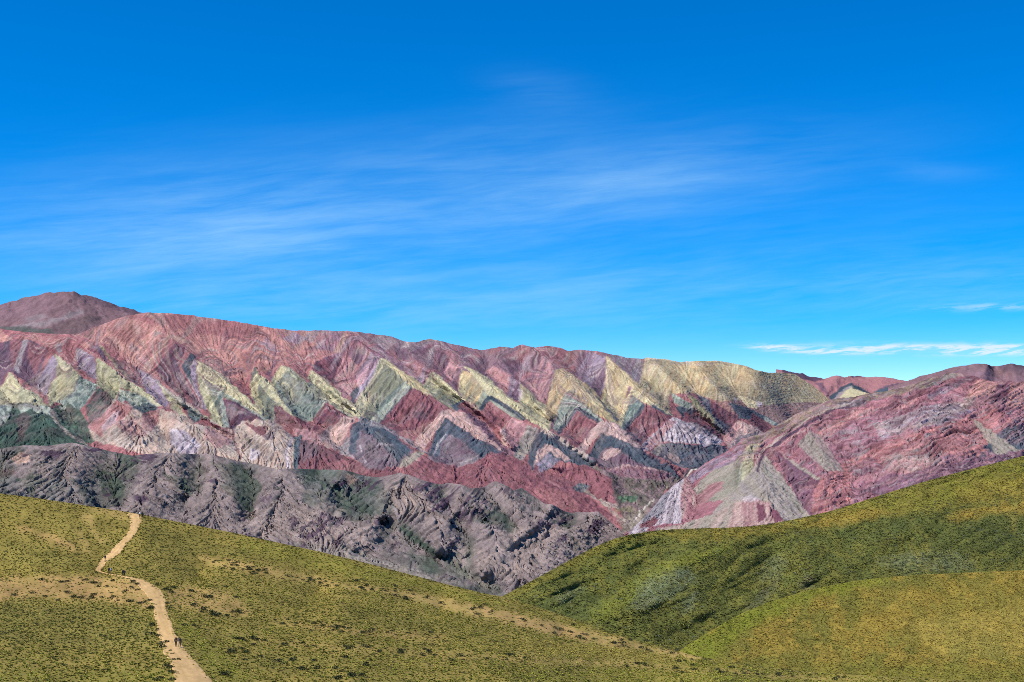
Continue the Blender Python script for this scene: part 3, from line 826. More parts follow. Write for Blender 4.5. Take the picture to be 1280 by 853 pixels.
    ('pbeige', [(922, 525), (947, 534), (959, 546), (935, 551), (912, 561), (903, 549)], dict(soft=1, mo=('slate', 6, .4))), ('pink', [(903, 549), (920, 528), (926, 532), (912, 556)], dict(soft=1, a=.7)), ('slate', [(922, 545), (948, 540), (950, 548), (930, 556), (916, 562)], dict(soft=2, a=.7)),
    # lower row
    ('beige', [(110, 533), (128, 520), (145, 497), (166, 512), (178, 520), (200, 511), (230, 520), (250, 533), (290, 538), (304, 527), (342, 525), (362, 540), (374, 562), (366, 592), (330, 586), (290, 576), (230, 576), (190, 572), (150, 560), (116, 550)], dict(soft=2, mo=('peach', 12, .5))),
    ('salmon', [(110, 534), (130, 516), (146, 502), (166, 512), (150, 525), (126, 547)], dict(soft=1, mo=('pink', 8, .6))), ('white', [(140, 516), (150, 512), (142, 530), (130, 543), (128, 535)], dict(soft=1, a=.5)),
    ('red', [(178, 518), (202, 510), (198, 528), (188, 540), (176, 532)], dict(soft=2, a=.75)), ('pinkred', [(142, 530), (170, 518), (190, 535), (180, 548), (150, 538)], dict(soft=3, a=.6, st=(-50, 4, 'beige', .7))),
    ('dpurple', band([(150, 527), (165, 545)], 2), dict(a=.8)), ('dpurple', band([(160, 524), (176, 548)], 2), dict(a=.8)), ('dpurple', band([(172, 528), (190, 552)], 2), dict(a=.7)), ('dpurple', band([(156, 540), (172, 556)], 2), dict(a=.7)),
    ('white', [(212, 536), (234, 540), (252, 556), (246, 568), (222, 566), (214, 556)], dict(soft=1, mo=('lilac', 6, .7))), ('dpurple', band([(222, 536), (232, 548), (246, 562)], 2), dict(a=.7)),
    ('pink', [(255, 536), (288, 538), (290, 556), (270, 560), (256, 548)], dict(soft=3, a=.7)), ('maroon', band([(291, 538), (293, 556), (302, 574)], 3), dict(soft=1, a=.8)),
    ('white', [(314, 562), (320, 560), (326, 568), (318, 577), (311, 573)], dict(soft=1)), ('olive', [(306, 549), (314, 549), (312, 556)], dict(soft=1, a=.6)),
    ('maroon', [(304, 528), (324, 534), (336, 532), (330, 548), (318, 540)], dict(soft=1, a=.9, mo=('red', 5, .5))), ('mgrey', [(328, 548), (345, 532), (346, 540), (340, 552)], dict(soft=1, a=.8)),
    ('white', band([(366, 545), (358, 565), (360, 586)], 4), dict(soft=1, mo=('dpurple', 4, .4))),
    ('slate', [(369, 543), (377, 545), (377, 588), (366, 588)], dict(soft=1, mo=('teal', 4, .5))),
    ('pink', [(362, 534), (397, 540), (406, 559), (380, 549)], dict(soft=1, mo=('mauve', 6, .6))),
    ('dred', [(376, 552), (396, 555), (422, 567), (460, 584), (496, 587), (500, 600), (470, 606), (422, 600), (371, 600)], dict(soft=1, mo=('maroon', 14, .6))), ('mgrey', [(374, 548), (398, 554), (400, 565), (378, 580)], dict(soft=4, a=.6)), ('pinkred', [(405, 580), (430, 574), (470, 592), (440, 596)], dict(soft=4, a=.5)),
    ('pbeige', [(427, 523), (446, 521), (428, 552), (420, 563), (404, 559), (416, 535)], dict(soft=1, st=(35, 4, 'peach', .6))), ('grey', [(398, 545), (416, 530), (412, 548), (402, 556)], dict(soft=1, a=.8)), ('lgrey', [(420, 562), (436, 545), (438, 566), (444, 575), (428, 568)], dict(soft=1)),
    ('mgrey', [(451, 521), (470, 529), (494, 546), (518, 564), (500, 582), (462, 588), (443, 573), (435, 566), (438, 538)], dict(soft=1, mo=('purple', 8, .5))),
    ('slate', [(451, 521), (470, 530), (494, 547), (514, 564), (498, 578), (486, 566), (466, 545), (452, 538), (446, 552), (446, 572), (436, 566), (438, 538)], dict(soft=1, mo=('dslate', 7, .4))),
    ('white', band([(450, 556), (454, 570), (458, 580)], 2), dict(a=.7)), ('white', band([(470, 556), (492, 556)], 2.5), dict(a=.5)), ('lgrey', band([(464, 528), (482, 535), (510, 552), (534, 567)], 5), dict(soft=1, a=.85)),
    ('gbeige', [(498, 586), (504, 575), (522, 564), (532, 566), (510, 584)], dict(soft=1)),
    ('purple', [(575, 516), (588, 517), (608, 528), (626, 552), (636, 570), (616, 555)], dict(soft=1, mo=('pink', 6, .7))),
    ('pbeige', [(516, 556), (529, 538), (545, 520), (559, 512), (580, 517), (603, 540), (636, 572), (615, 564), (574, 538), (557, 524), (546, 540), (530, 563)], dict(soft=1, mo=('salmonb', 7, .35))),
    ('mgrey', [(557, 522), (568, 531), (606, 554), (636, 572), (612, 570), (599, 573), (571, 583), (540, 580), (533, 568), (545, 542)], dict(soft=1, mo=('purple', 8, .6))),
    ('slate', [(557, 522), (568, 531), (606, 555), (630, 571), (600, 570), (578, 552), (562, 543), (552, 556), (548, 572), (536, 570), (545, 542)], dict(soft=1, mo=('dslate', 7, .4))),
    ('white', band([(541, 570), (550, 553), (558, 544)], 2.5), dict(a=.6)), ('lgrey', band([(552, 574), (560, 556), (566, 546)], 2), dict(a=.6)), ('lgrey', [(571, 582), (582, 574), (600, 568), (596, 576), (580, 586)], dict(soft=1, a=.8)),
    ('pink', [(634, 525), (653, 525), (661, 540), (648, 563), (637, 573), (630, 549)], dict(soft=1, mo=('mauve', 6, .5))), ('pbeige', [(624, 540), (632, 530), (634, 560), (628, 556)], dict(soft=1)),
    ('gbeige', [(659, 532), (674, 537), (662, 563), (652, 578), (641, 572)], dict(soft=1, mo=('lgrey', 5, .6))),
    ('slate', [(674, 539), (690, 543), (742, 577), (742, 585), (724, 581), (709, 579), (687, 571), (674, 574), (666, 587), (660, 578), (662, 562), (670, 546)], dict(soft=1, mo=('dslate', 7, .4))),
    ('pbeige', [(681, 553), (698, 562), (716, 578), (704, 576), (688, 566), (672, 578), (666, 585), (670, 570)], dict(soft=1, mo=('mgrey', 5, .6))), ('lilac', [(670, 580), (684, 568), (700, 574), (690, 586), (676, 590)], dict(soft=1, mo=('slate', 5, .7))),
    ('beige', band([(676, 537), (700, 549), (736, 573)], 5), dict(soft=1, a=.9)),
    ('pbeige', [(750, 526), (769, 529), (804, 560), (810, 569), (790, 558), (765, 547), (752, 542), (742, 552), (730, 567), (721, 561), (735, 545)], dict(soft=1, st=(50, 4, 'mgrey', .4))),
    ('mgrey', [(752, 541), (766, 546), (809, 567), (835, 583), (850, 599), (809, 584), (775, 590), (752, 585), (735, 573), (745, 553)], dict(soft=1, mo=('purple', 8, .5))),
    ('slate', [(752, 541), (766, 546), (809, 567), (835, 583), (852, 600), (809, 583), (780, 566), (764, 558), (754, 562), (746, 574), (735, 573), (745, 553)], dict(soft=1, mo=('dslate', 7, .4))),
    ('pbeige', [(755, 566), (766, 559), (777, 563), (764, 576), (752, 574)], dict(soft=1, mo=('lilac', 4, .4))), ('purple', [(754, 576), (778, 568), (812, 583), (790, 584)], dict(soft=1, mo=('mgrey', 6, .5))),
    ('white', [(839, 523), (854, 524), (880, 535), (903, 552), (898, 558), (872, 555), (841, 554), (828, 550), (809, 565), (802, 556)], dict(soft=1, mo=('mgrey', 6, .5))), ('pink', [(806, 558), (836, 526), (846, 527), (826, 548), (812, 563)], dict(soft=1, a=.85, mo=('salmonb', 6, .4))),
    ('slate', [(828, 553), (856, 556), (900, 557), (914, 563), (902, 576), (884, 588), (850, 586), (826, 572), (814, 567)], dict(soft=1, mo=('mgrey', 10, .5))), ('pbeige', [(828, 572), (838, 566), (852, 575), (848, 580)], dict(soft=1, a=.7, mo=('mgrey', 4, .5))), ('gbeige', [(812, 566), (826, 553), (832, 556), (822, 570)], dict(soft=1, a=.7)),
    # valley floor and the red hills
    ('green', [(735, 574), (752, 586), (775, 590), (810, 584), (850, 598), (884, 586), (860, 600), (835, 612), (812, 640), (800, 690), (770, 690), (780, 650), (766, 620), (745, 595)], dict(soft=2, a=.75, mo=('grey', 8, .9))),
    ('gbeige', [(770, 650), (800, 640), (812, 628), (800, 660), (785, 672)], dict(soft=2, a=.6, mo=('olive', 5, .5))),
    ('mauve', [(757, 588), (778, 582), (809, 583), (841, 592), (829, 600), (794, 599), (775, 597)], dict(soft=1, mo=('dred', 6, .6))), ('pbeige', band([(762, 588), (780, 582), (808, 584), (838, 592)], 2), dict(a=.6)),
    ('dslate', [(850, 594), (870, 588), (884, 582), (880, 578), (862, 586)], dict(soft=1, a=.8)),
    ('bgreen', [(772, 621), (797, 622), (795, 628), (775, 628)], dict(soft=1, mo=('green', 4, .4))), ('bgreen', [(784, 662), (812, 658), (820, 664), (796, 668)], dict(soft=1, a=.6)), ('olive', [(765, 634), (790, 634), (796, 642), (772, 640)], dict(soft=1, a=.7)),
    ('red', [(504, 589), (532, 571), (545, 578), (571, 583), (599, 573), (613, 566), (631, 569), (649, 579), (681, 594), (709, 610), (747, 630), (768, 648), (747, 648), (715, 650), (681, 640), (659, 620), (627, 612), (602, 622), (571, 618), (540, 610), (515, 604)], dict(soft=1, st=(58, 5, 'maroon', .65))),
    ('pink', band([(655, 583), (690, 604), (740, 632)], 2), dict(soft=1, a=.5)), ('salmon', [(664, 612), (690, 612), (720, 625), (726, 642), (690, 634)], dict(soft=4, a=.4)),
    ('red', [(690, 586), (723, 581), (747, 588), (764, 600), (768, 624), (773, 632), (752, 630), (731, 618), (716, 614), (690, 601)], dict(soft=1, st=(60, 6, 'maroon', .5))), ('slate', [(714, 610), (724, 607), (738, 609), (732, 616), (720, 615)], dict(soft=1, mo=('gbeige', 3, .5))),
    ('beige', [(740, 622), (772, 630), (774, 636), (755, 634)], dict(soft=1, a=.8)), ('gbeige', band([(730, 614), (752, 628), (770, 644), (790, 660)], 4), dict(soft=1, a=.7)),
    ('river', band([(792, 652), (800, 645), (797, 641), (804, 637), (810, 633), (811, 629), (818, 626)], 1.8), {}), ('river', band([(825, 604), (829, 607), (834, 610)], 1.8), {}), ('river', band([(853, 595), (860, 593), (866, 589), (872, 588), (880, 585)], 2.2), {}),
]
C = paint(X, Y, 'pinkred', ITEMS, PAL, 101, 0.9)
# thin beds: the same stack of layers runs through every spur, so that they zigzag with the relief
BEDS = [
    (1, [(-330, 505), (-160, 480), (-100, 515), (-30, 490), (12, 466), (30, 483), (47, 494), (61, 509), (60, 494), (72, 453), (75, 447), (100, 469), (121, 486), (120, 466), (122, 448), (150, 469), (172, 483), (202, 508), (204, 500), (199, 486), (196, 476), (231, 503), (274, 533), (266, 524), (249, 486), (246, 449), (280, 471),
         (324, 513), (330, 521), (314, 497), (313, 480), (319, 460), (336, 476), (352, 502), (338, 482), (352, 456), (365, 463), (382, 476), (388, 464), (430, 494), (452, 522), (444, 504), (454, 490), (477, 447), (505, 466), (530, 484), (539, 465), (580, 501), (574, 487), (580, 458), (616, 478), (647, 504), (650, 481), (682, 507),
         (687, 528), (681, 514), (687, 489), (697, 461), (737, 488), (773, 532), (756, 511), (756, 477), (759, 446), (800, 479), (832, 511), (806, 478), (810, 455), (850, 462), (900, 460), (960, 472), (1010, 484), (1060, 520)]),
    (3, [(-330, 560), (-160, 535), (-30, 528), (40, 514), (62, 514), (100, 513), (123, 487), (147, 500), (168, 518), (190, 513), (228, 517), (246, 526), (276, 536), (283, 516), (280, 500), (310, 513), (343, 535), (344, 507), (383, 541), (391, 523), (407, 506), (436, 520), (450, 526), (476, 531), (498, 505), (516, 485), (560, 508),
         (567, 514), (582, 501), (603, 518), (612, 503), (641, 523), (690, 542), (702, 544), (722, 514), (747, 528), (778, 540), (807, 506), (840, 522), (852, 523), (858, 514), (902, 546), (891, 518), (888, 501), (926, 524), (937, 522), (940, 516), (970, 536), (1060, 560)]),
    (5, [(-330, 600), (60, 575), (200, 578), (300, 575), (366, 592), (372, 543), (400, 560), (434, 568), (451, 521), (494, 546), (534, 570), (557, 522), (606, 554), (634, 571), (661, 580), (674, 539), (740, 577), (752, 541), (809, 567), (829, 584), (833, 553), (870, 556), (912, 562), (1000, 590)])]
pts, vals = [], []
for ddx, ddy, s_v in ((-34, -27, -2), (-68, -54, -5)):
    BEDS.append((s_v, [(x_ + ddx, y_ + ddy) for x_, y_ in BEDS[0][1]]))
for s_v, ln in BEDS:
    q = resample(ln, 3.5)
    pts.append(q); vals.append(np.full(len(q), float(s_v)))
q = np.array([(x, np.interp(x, [p[0] for p in SKY_D], [p[1] for p in SKY_D]) - 75) for x in range(-340, 1090, 30)]); pts.append(q); vals.append(np.full(len(q), -6.5))
q = np.array([(x, 680) for x in range(-340, 1090, 30)]); pts.append(q); vals.append(np.full(len(q), 9.0))
strat = RBF(np.concatenate(pts), np.concatenate(vals), 1.2)
jx, jy = X + 1.6 * fbm2(X / 16, Y / 16, 3, 93), Y + 1.6 * fbm2(X / 16, Y / 16, 3, 94)
sb = coarse(strat, jx, jy) * 12.0
oth = X / 120
b1 = np.clip(fbm2(sb / 8.0, oth, 2, 96, 0.8) * 1.5, -1, 1)
b2 = np.clip(fbm2(sb / 3.0, oth * 2, 2, 97, 0.7) * 1.5, -1, 1)
bk = np.clip(1.1 - 0.75 * np.clip((Y - 538) / 40, 0, 1), 0, 1)
patch = np.clip(fbm2(X / 22, Y / 16, 3, 90) * 1.6 + .75, .25, 1) * (1 - .55 * np.clip((X - 870) / 40, 0, 1))
for nm, sd_, wl_, am_ in (('maroon', 86, 9, .44), ('lgrey', 87, 7, .42), ('dpurple', 88, 5, .46), ('beige', 89, 6, .38)):
    k_ = (np.clip(fbm2(sb / wl_, oth, 2, sd_, .7) * 2.6 - .4, 0, 1) * bk * patch * am_ * np.where(sb > 10, .5, 1))[..., None]
    C = C * (1 - k_) + srgb(PAL[nm]) * KALB * k_
C *= (1 + (0.16 * b1 + 0.22 * b2) * bk * patch)[..., None]
C *= (1 + 0.10 * lic(a, b, 35, 11, 1) + 0.06 * fbm3(P1[..., 0] / 14, P1[..., 1] / 14, P1[..., 2] / 14, 3, 91))[..., None]
C = np.clip(C, 0.004, 0.75)
finish_sheet('striped_mountain_range', P1, C, rock)

# ---- red ridge on the right
TOP_E = [(780, 668), (797, 655), (812, 640), (828, 620), (842, 606), (860, 596), (872, 586), (885, 577), (905, 566), (920, 556), (928, 549), (942, 545), (955, 541), (975, 529), (1000, 516), (1020, 507), (1040, 500), (1048, 498), (1070, 496), (1090, 491), (1110, 489), (1135, 482), (1160, 474), (1185, 466),
         (1200, 467), (1215, 470), (1240, 477), (1260, 476), (1275, 478), (1300, 470), (1400, 460), (1640, 455)]
BOT_E = [(780, 690), (900, 685), (1000, 670), (1100, 645), (1200, 620), (1280, 600), (1640, 590)]
X, Y, v = sheet_grid(780, 1560, TOP_E, BOT_E, 0.7, 270)
base = RBF([(780, 668), (830, 620), (870, 587), (930, 550), (1000, 516), (1100, 490), (1190, 466), (1280, 476), (1640, 455), (780, 690), (900, 685), (1000, 670), (1100, 645), (1280, 600), (1640, 590), (960, 610), (1050, 570), (1150, 530), (1250, 530)],
           [3060, 3250, 3420, 3560, 3680, 3820, 3960, 4000, 4200, 2900, 2850, 2850, 2880, 2980, 3000, 3080, 3250, 3400, 3420])
cr = [([(930, 549), (938, 575), (930, 612), (924, 625)], 1.1), ([(924, 625), (900, 645), (880, 662)], .7), ([(924, 625), (960, 645), (1005, 665)], .8), ([(872, 590), (880, 610), (870, 640)], -.7), ([(848, 598), (845, 625), (835, 655)], .5),
      ([(955, 548), (975, 600), (1008, 650)], -.2), ([(965, 555), (1000, 590), (1025, 605)], .1), ([(1030, 570), (1032, 600), (1016, 640)], .5), ([(1012, 640), (998, 610), (985, 580)], -.3), ([(1062, 600), (1050, 575), (1020, 540)], -.6),
      ([(1080, 505), (1130, 545), (1150, 580)], .5), ([(1210, 472), (1190, 500), (1215, 525)], .1), ([(1215, 525), (1245, 550), (1280, 575)], -.8), ([(1225, 500), (1270, 535), (1300, 545)], .6), ([(1180, 530), (1200, 570)], .3), ([(1360, 470), (1380, 540)], .6), ([(1460, 470), (1480, 540)], -.6),
      ([(770, 640), (1000, 480), (1200, 430), (1650, 430)], 0), ([(770, 720), (1650, 630)], 0)]
pts = [resample(p, 3.5) for p, _ in cr]
relief = RBF(np.concatenate(pts), np.concatenate([[44 * k] * len(p) for p, (_, k) in zip(pts, cr)]), 3)
P0 = to_world(X, Y, coarse(base, X, Y, 4) - blur(coarse(relief, X, Y), 4))
n0 = normals(P0)
edge = np.clip(v * 10, 0, 1)[:, None]
# beds dip along the ridge: follow the crest and drop more steeply to the left
wX, wY = X + 5 * fbm2(X / 30, Y / 30, 3, 3), Y + 5 * fbm2(X / 30, Y / 30, 3, 4)
ks = np.clip((1060 - X) / 160, 0, 1)
q = wY - blur(np.interp(X[0], [p[0] for p in TOP_E], [p[1] for p in TOP_E])[None], 60)
q = q - ks * 0.15 * (wX - 1060) + 0.11 * (wX - 1060) + 0.45 * np.clip(wX - 1205, 0, 200)
ledge = fbm2(q / 9, wX / 60, 4, 52, 0.65)
ledge2 = fbm2(q / 3.6, wX / 34, 3, 58, 0.7)
talus = np.clip((1005 - X) / 50, 0, 1) * np.clip((Y - 575) / 20, 0, 1)
for tp_ in ([(915, 612), (938, 580), (957, 566), (978, 590), (1000, 620), (1022, 650), (1000, 690), (800, 690), (860, 640)], [(867, 606), (891, 586), (920, 574), (920, 618), (900, 632), (870, 634)], [(968, 558), (985, 570), (1034, 602), (1022, 606), (990, 586)],
            [(1010, 534), (1028, 542), (1062, 594), (1034, 594), (1006, 570), (992, 556)], [(1213, 520), (1228, 528), (1262, 554), (1282, 563), (1247, 576), (1234, 556)]):
    talus = np.maximum(talus, blur(inside(tp_, wX, wY).astype(float), 3))
amp = 1 - 0.9 * np.clip(talus, 0, 1)
f1 = ridged3(P0[..., 0] / 90, P0[..., 1] / 120, P0[..., 2] / 70, 5, 177) - 0.9
P1 = P0 + n0 * ((2.6 * np.tanh(ledge * 2.2) + 2.4 * np.tanh(ledge2 * 2.2) + 2 * f1 * edge) * amp * (0.3 + 0.7 * edge))[..., None]
P1 = P1 + normals(P1) * (1.5 * gullies(P1, 14, 24, 4) * edge)[..., None]
a, b = fall(P1)
rill = 0.6 * lic(a, b, 15, 16, 2) + 0.5 * lic(a, b, 16, 10, 1)
P1 = P1 + normals(P1) * (1.3 * rill * (0.3 + 0.7 * edge))[..., None]
P1 = jag(P1, 1.0, 7, 3, 83)
ITEMS = [
    ('mauve', [(1000, 560), (1080, 520), (1200, 490), (1290, 480), (1660, 480), (1660, 600), (1000, 680)], dict(soft=4, a=.6, mo=('pinkred', 14, .6))),
    ('salmon', [(1050, 582), (1080, 562), (1135, 543), (1185, 530), (1212, 520), (1240, 525), (1250, 556), (1225, 570), (1172, 570), (1135, 575), (1090, 580), (1060, 600)], dict(soft=2, st=(22, 6, 'dred', .8))),
    ('lilac', [(1092, 532), (1150, 512), (1200, 500), (1216, 516), (1185, 526), (1135, 538), (1100, 548)], dict(soft=2, st=(18, 5, 'beige', .7))),
    ('pinkred', [(1008, 550), (1065, 512), (1120, 505), (1152, 497), (1135, 508), (1085, 519), (1055, 533), (1025, 556)], dict(soft=2, st=(24, 5, 'salmonb', .6))),
    ('beige', [(1100, 570), (1150, 560), (1180, 580), (1140, 592), (1105, 590)], dict(soft=3, a=.6, mo=('salmon', 8, .6))),
    ('salmonb', [(1220, 474), (1237, 477), (1256, 480), (1247, 491), (1225, 496), (1206, 499)], dict(soft=1, mo=('salmon', 7, .5))), ('beige', [(1205, 497), (1222, 494), (1214, 508), (1200, 508)], dict(soft=1, a=.7)),
    ('maroon', [(1247, 480), (1266, 481), (1256, 508), (1234, 503)], dict(soft=1, st=(52, 4, 'dpurple', .8))), ('salmonb', [(1264, 480), (1284, 478), (1284, 512), (1256, 508)], dict(soft=1, st=(52, 5, 'pinkred', .6))),
    ('salmon', [(1216, 516), (1240, 506), (1272, 531), (1260, 544), (1242, 540)], dict(soft=1, st=(45, 5, 'pinkred', .8))),
    ('slate', [(1252, 538), (1268, 532), (1290, 532), (1290, 562), (1247, 570), (1228, 562)], dict(soft=2, st=(-35, 5, 'dslate', .7))),
    ('gbeige', [(1215, 523), (1225, 529), (1260, 555), (1278, 563), (1247, 573), (1238, 558)], dict(soft=1, a=.9)), ('slate', [(1200, 578), (1228, 566), (1240, 570), (1210, 588)], dict(soft=2, a=.8)),
    ('purple', [(1083, 612), (1100, 598), (1175, 582), (1232, 572), (1290, 560), (1290, 600), (1195, 600), (1100, 625)], dict(soft=3, mo=('mauve', 9, .6))),
    ('dpurple', [(1060, 590), (1085, 570), (1095, 575), (1075, 600)], dict(soft=2, a=.5)),
    ('olive', [(925, 555), (935, 546), (970, 528), (1010, 508), (1050, 496), (1100, 486), (1140, 478), (1195, 463), (1202, 469), (1150, 488), (1100, 499), (1060, 506), (1015, 523), (985, 539), (955, 554), (940, 570), (930, 600), (925, 617), (915, 617), (919, 580)], dict(soft=2, a=.8, mo=('mgrey', 6, .7))),
    ('gbeige', [(1150, 482), (1196, 464), (1202, 467), (1165, 482)], dict(soft=1, st=(24, 3, 'dslate', .6))), ('purple', [(1160, 492), (1214, 470), (1218, 473), (1180, 492), (1160, 497)], dict(soft=1, st=(28, 3, 'lgrey', .6))),
    ('lgrey', [(1040, 506), (1080, 499), (1085, 504), (1050, 513)], dict(soft=1, mo=('dslate', 4, .6))),
    ('paleyel', [(934, 557), (955, 548), (942, 569), (941, 589), (936, 614), (927, 619), (925, 592), (929, 569)], dict(soft=1, st=(80, 4, 'olive', .8))),
    ('tgrey', [(918, 580), (929, 563), (926, 619), (917, 616)], dict(soft=2, a=.8, st=(80, 3, 'pteal', .8))),
    ('lilac', [(845, 605), (860, 597), (879, 582), (929, 555), (929, 565), (919, 578), (891, 588), (869, 601), (858, 608)], dict(soft=1, st=(32, 3, 'maroon', .7))),
    ('gbeige', [(867, 610), (891, 588), (918, 578), (919, 616), (904, 626), (874, 630)], dict(soft=1, st=(28, 6, 'tgrey', .5))),
    ('red', [(871, 619), (891, 605), (905, 602), (903, 611), (883, 628), (869, 638), (864, 627)], dict(soft=2, a=.85, st=(40, 4, 'pink', .8))),
    ('white', [(780, 690), (790, 655), (822, 625), (837, 611), (857, 596), (851, 624), (852, 654), (826, 657), (812, 660)], dict(soft=1, st=(75, 5, 'mgrey', .8))), ('slate', [(800, 650), (830, 615), (838, 615), (830, 640), (815, 656)], dict(soft=2, a=.5)),
    ('pink', [(856, 596), (863, 599), (870, 630), (862, 651), (852, 648), (850, 617)], dict(soft=1, st=(78, 4, 'beige', .7))), ('dred', [(800, 656), (818, 648), (826, 650), (815, 660), (800, 662)], dict(soft=1)), ('pinkred', [(862, 625), (868, 640), (864, 654), (858, 648)], dict(soft=1)),
    ('gbeige', [(915, 617), (929, 600), (938, 588), (957, 570), (978, 596), (998, 624), (1014, 644), (1000, 652), (979, 652), (960, 628), (941, 625), (922, 628), (880, 651), (855, 656), (830, 668), (850, 690), (900, 670), (890, 640)], dict(soft=1, st=(-52, 5, 'lgrey', .5))),
    ('gbeige', [(820, 662), (860, 654), (900, 640), (924, 624), (970, 640), (985, 680), (820, 690)], dict(soft=2, st=(60, 7, 'pbeige', .5))),
    ('pbeige', [(918, 630), (941, 624), (962, 629), (976, 654), (974, 670), (910, 668)], dict(soft=4, a=.8, st=(85, 4, 'pinkred', .8))), ('maroon', [(946, 629), (955, 630), (958, 648), (949, 656), (947, 645)], dict(soft=1)), ('maroon', [(961, 634), (970, 636), (979, 651), (969, 655)], dict(soft=1)),
    ('white', [(926, 622), (938, 620), (952, 624), (948, 628), (930, 628)], dict(soft=1, a=.6)), ('tgrey', band([(952, 585), (970, 600), (985, 618), (1004, 642)], 4), dict(soft=2, a=.6)),
    ('purple', [(965, 563), (979, 570), (1027, 600), (1017, 617), (1016, 645), (1009, 641), (996, 622), (987, 602)], dict(soft=1, st=(80, 7, 'maroon', .6))),
    ('gbeige', [(971, 562), (985, 573), (1028, 600), (1021, 601), (993, 582)], dict(soft=1)), ('gbeige', [(1013, 538), (1026, 545), (1057, 593), (1032, 588), (1008, 568), (997, 556)], dict(soft=1, st=(-55, 4, 'mauve', .5))),
    ('salmon', [(1016, 617), (1026, 599), (1041, 588), (1062, 592), (1066, 640), (1016, 650)], dict(soft=1, st=(80, 6, 'pinkred', .8))), ('dpurple', band([(1040, 592), (1032, 610), (1032, 625)], 4), dict(soft=1, a=.7)),
    ('dpurple', band([(947, 590), (952, 572), (960, 560), (982, 549), (1010, 531), (1040, 514), (1062, 508)], 2.2), dict(soft=1, a=.9)), ('beige', band([(951, 590), (956, 574), (964, 563), (985, 552), (1012, 535), (1040, 518)], 2), dict(soft=1, a=.5)),
]
PE = dict(PAL, pinkred=(164, 112, 118), salmon=(186, 124, 120), mauve=(148, 112, 124), maroon=(126, 80, 92))
C = paint(X, Y, 'pinkred', ITEMS, PE, 201, 1.1)
bed = np.clip(fbm2(q / 6, wX / 50, 4, 64, 0.75) * 1.4, -1, 1)
bed2 = np.clip(fbm2(q / 2.8, wX / 28, 3, 66, 0.75) * 1.5, -1, 1)
C *= (1 + (0.24 * bed + 0.36 * bed2) * amp)[..., None]
dk = (np.clip(1 - np.abs(fbm2(q / 10, wX / 110, 3, 68, .7)) / .10, 0, 1) * np.clip(fbm2(X / 30, Y / 14, 3, 69) * 2 + .5, 0, 1) * amp * .75)[..., None]  # thin dark lines painted along the beds, in place of ledge shadow
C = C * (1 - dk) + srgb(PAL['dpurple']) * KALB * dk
wk = (np.clip(fbm2(q / 6, wX / 40, 3, 67, .7) * 2.0, -1, 1) * amp * .5)[..., None]
C = C * (1 - np.abs(wk)) + np.where(wk > 0, srgb(PAL['pink']), srgb(PAL['maroon'])) * KALB * np.abs(wk)
lm = np.clip(fbm2(q / 3.2, wX / 22, 3, 70, .75) * 2.2 - .7, 0, 1)[..., None] * amp[..., None] * .6 if amp.ndim == 2 else 0
C = C * (1 - lm) + srgb(PAL['lgrey']) * KALB * lm
for bl_, c_n in ((band([(947, 592), (951, 574), (959, 562), (982, 549), (1010, 531), (1040, 514), (1062, 508)], 2.6), 'dpurple'), (band([(943, 592), (947, 573), (955, 560), (979, 546), (1008, 527), (1038, 511), (1060, 505)], 2.2), 'beige')):
    mk = blur(inside(bl_, wX * .3 + X * .7, wY * .3 + Y * .7).astype(float), 1)[..., None] * .8
    C = C * (1 - mk) + srgb(PAL[c_n]) * KALB * mk
C *= (1 + 0.08 * lic(a, b, 37, 9, 1))[..., None]
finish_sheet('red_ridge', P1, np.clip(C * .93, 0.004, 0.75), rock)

# ---- dark foothills
TOP_F = [(-320, 580), (-100, 566), (0, 561), (30, 557), (60, 558), (90, 553), (112, 558), (140, 565), (165, 570), (200, 566), (235, 567), (260, 568), (300, 577), (330, 583), (345, 586), (362, 586), (400, 587), (430, 588), (452, 594), (470, 597), (488, 594), (500, 591), (512, 594), (530, 601), (548, 606), (560, 604), (575, 606),
         (590, 611), (605, 609), (613, 603), (620, 601), (632, 606), (642, 613), (652, 610), (662, 617), (680, 629), (692, 632), (706, 640), (716, 641), (732, 640), (748, 639), (758, 648), (772, 660), (790, 672), (840, 700), (900, 730)]
BOT_F = [(-320, 640), (0, 650), (100, 662), (200, 680), (300, 700), (400, 722), (500, 748), (600, 775), (660, 775), (720, 730), (800, 705), (900, 735)]
X, Y, v = sheet_grid(-300, 880, TOP_F, BOT_F, 0.7, 280)
base = RBF([(-320, 580), (0, 561), (200, 566), (400, 587), (560, 604), (700, 635), (790, 672), (-320, 640), (0, 650), (200, 680), (400, 722), (600, 775), (720, 730), (880, 720), (100, 610), (300, 640), (500, 670), (620, 690)],
           [3420, 3380, 3350, 3330, 3300, 3280, 3240, 2900, 2820, 2720, 2560, 2350, 2650, 3100, 3080, 2980, 2860, 2800])
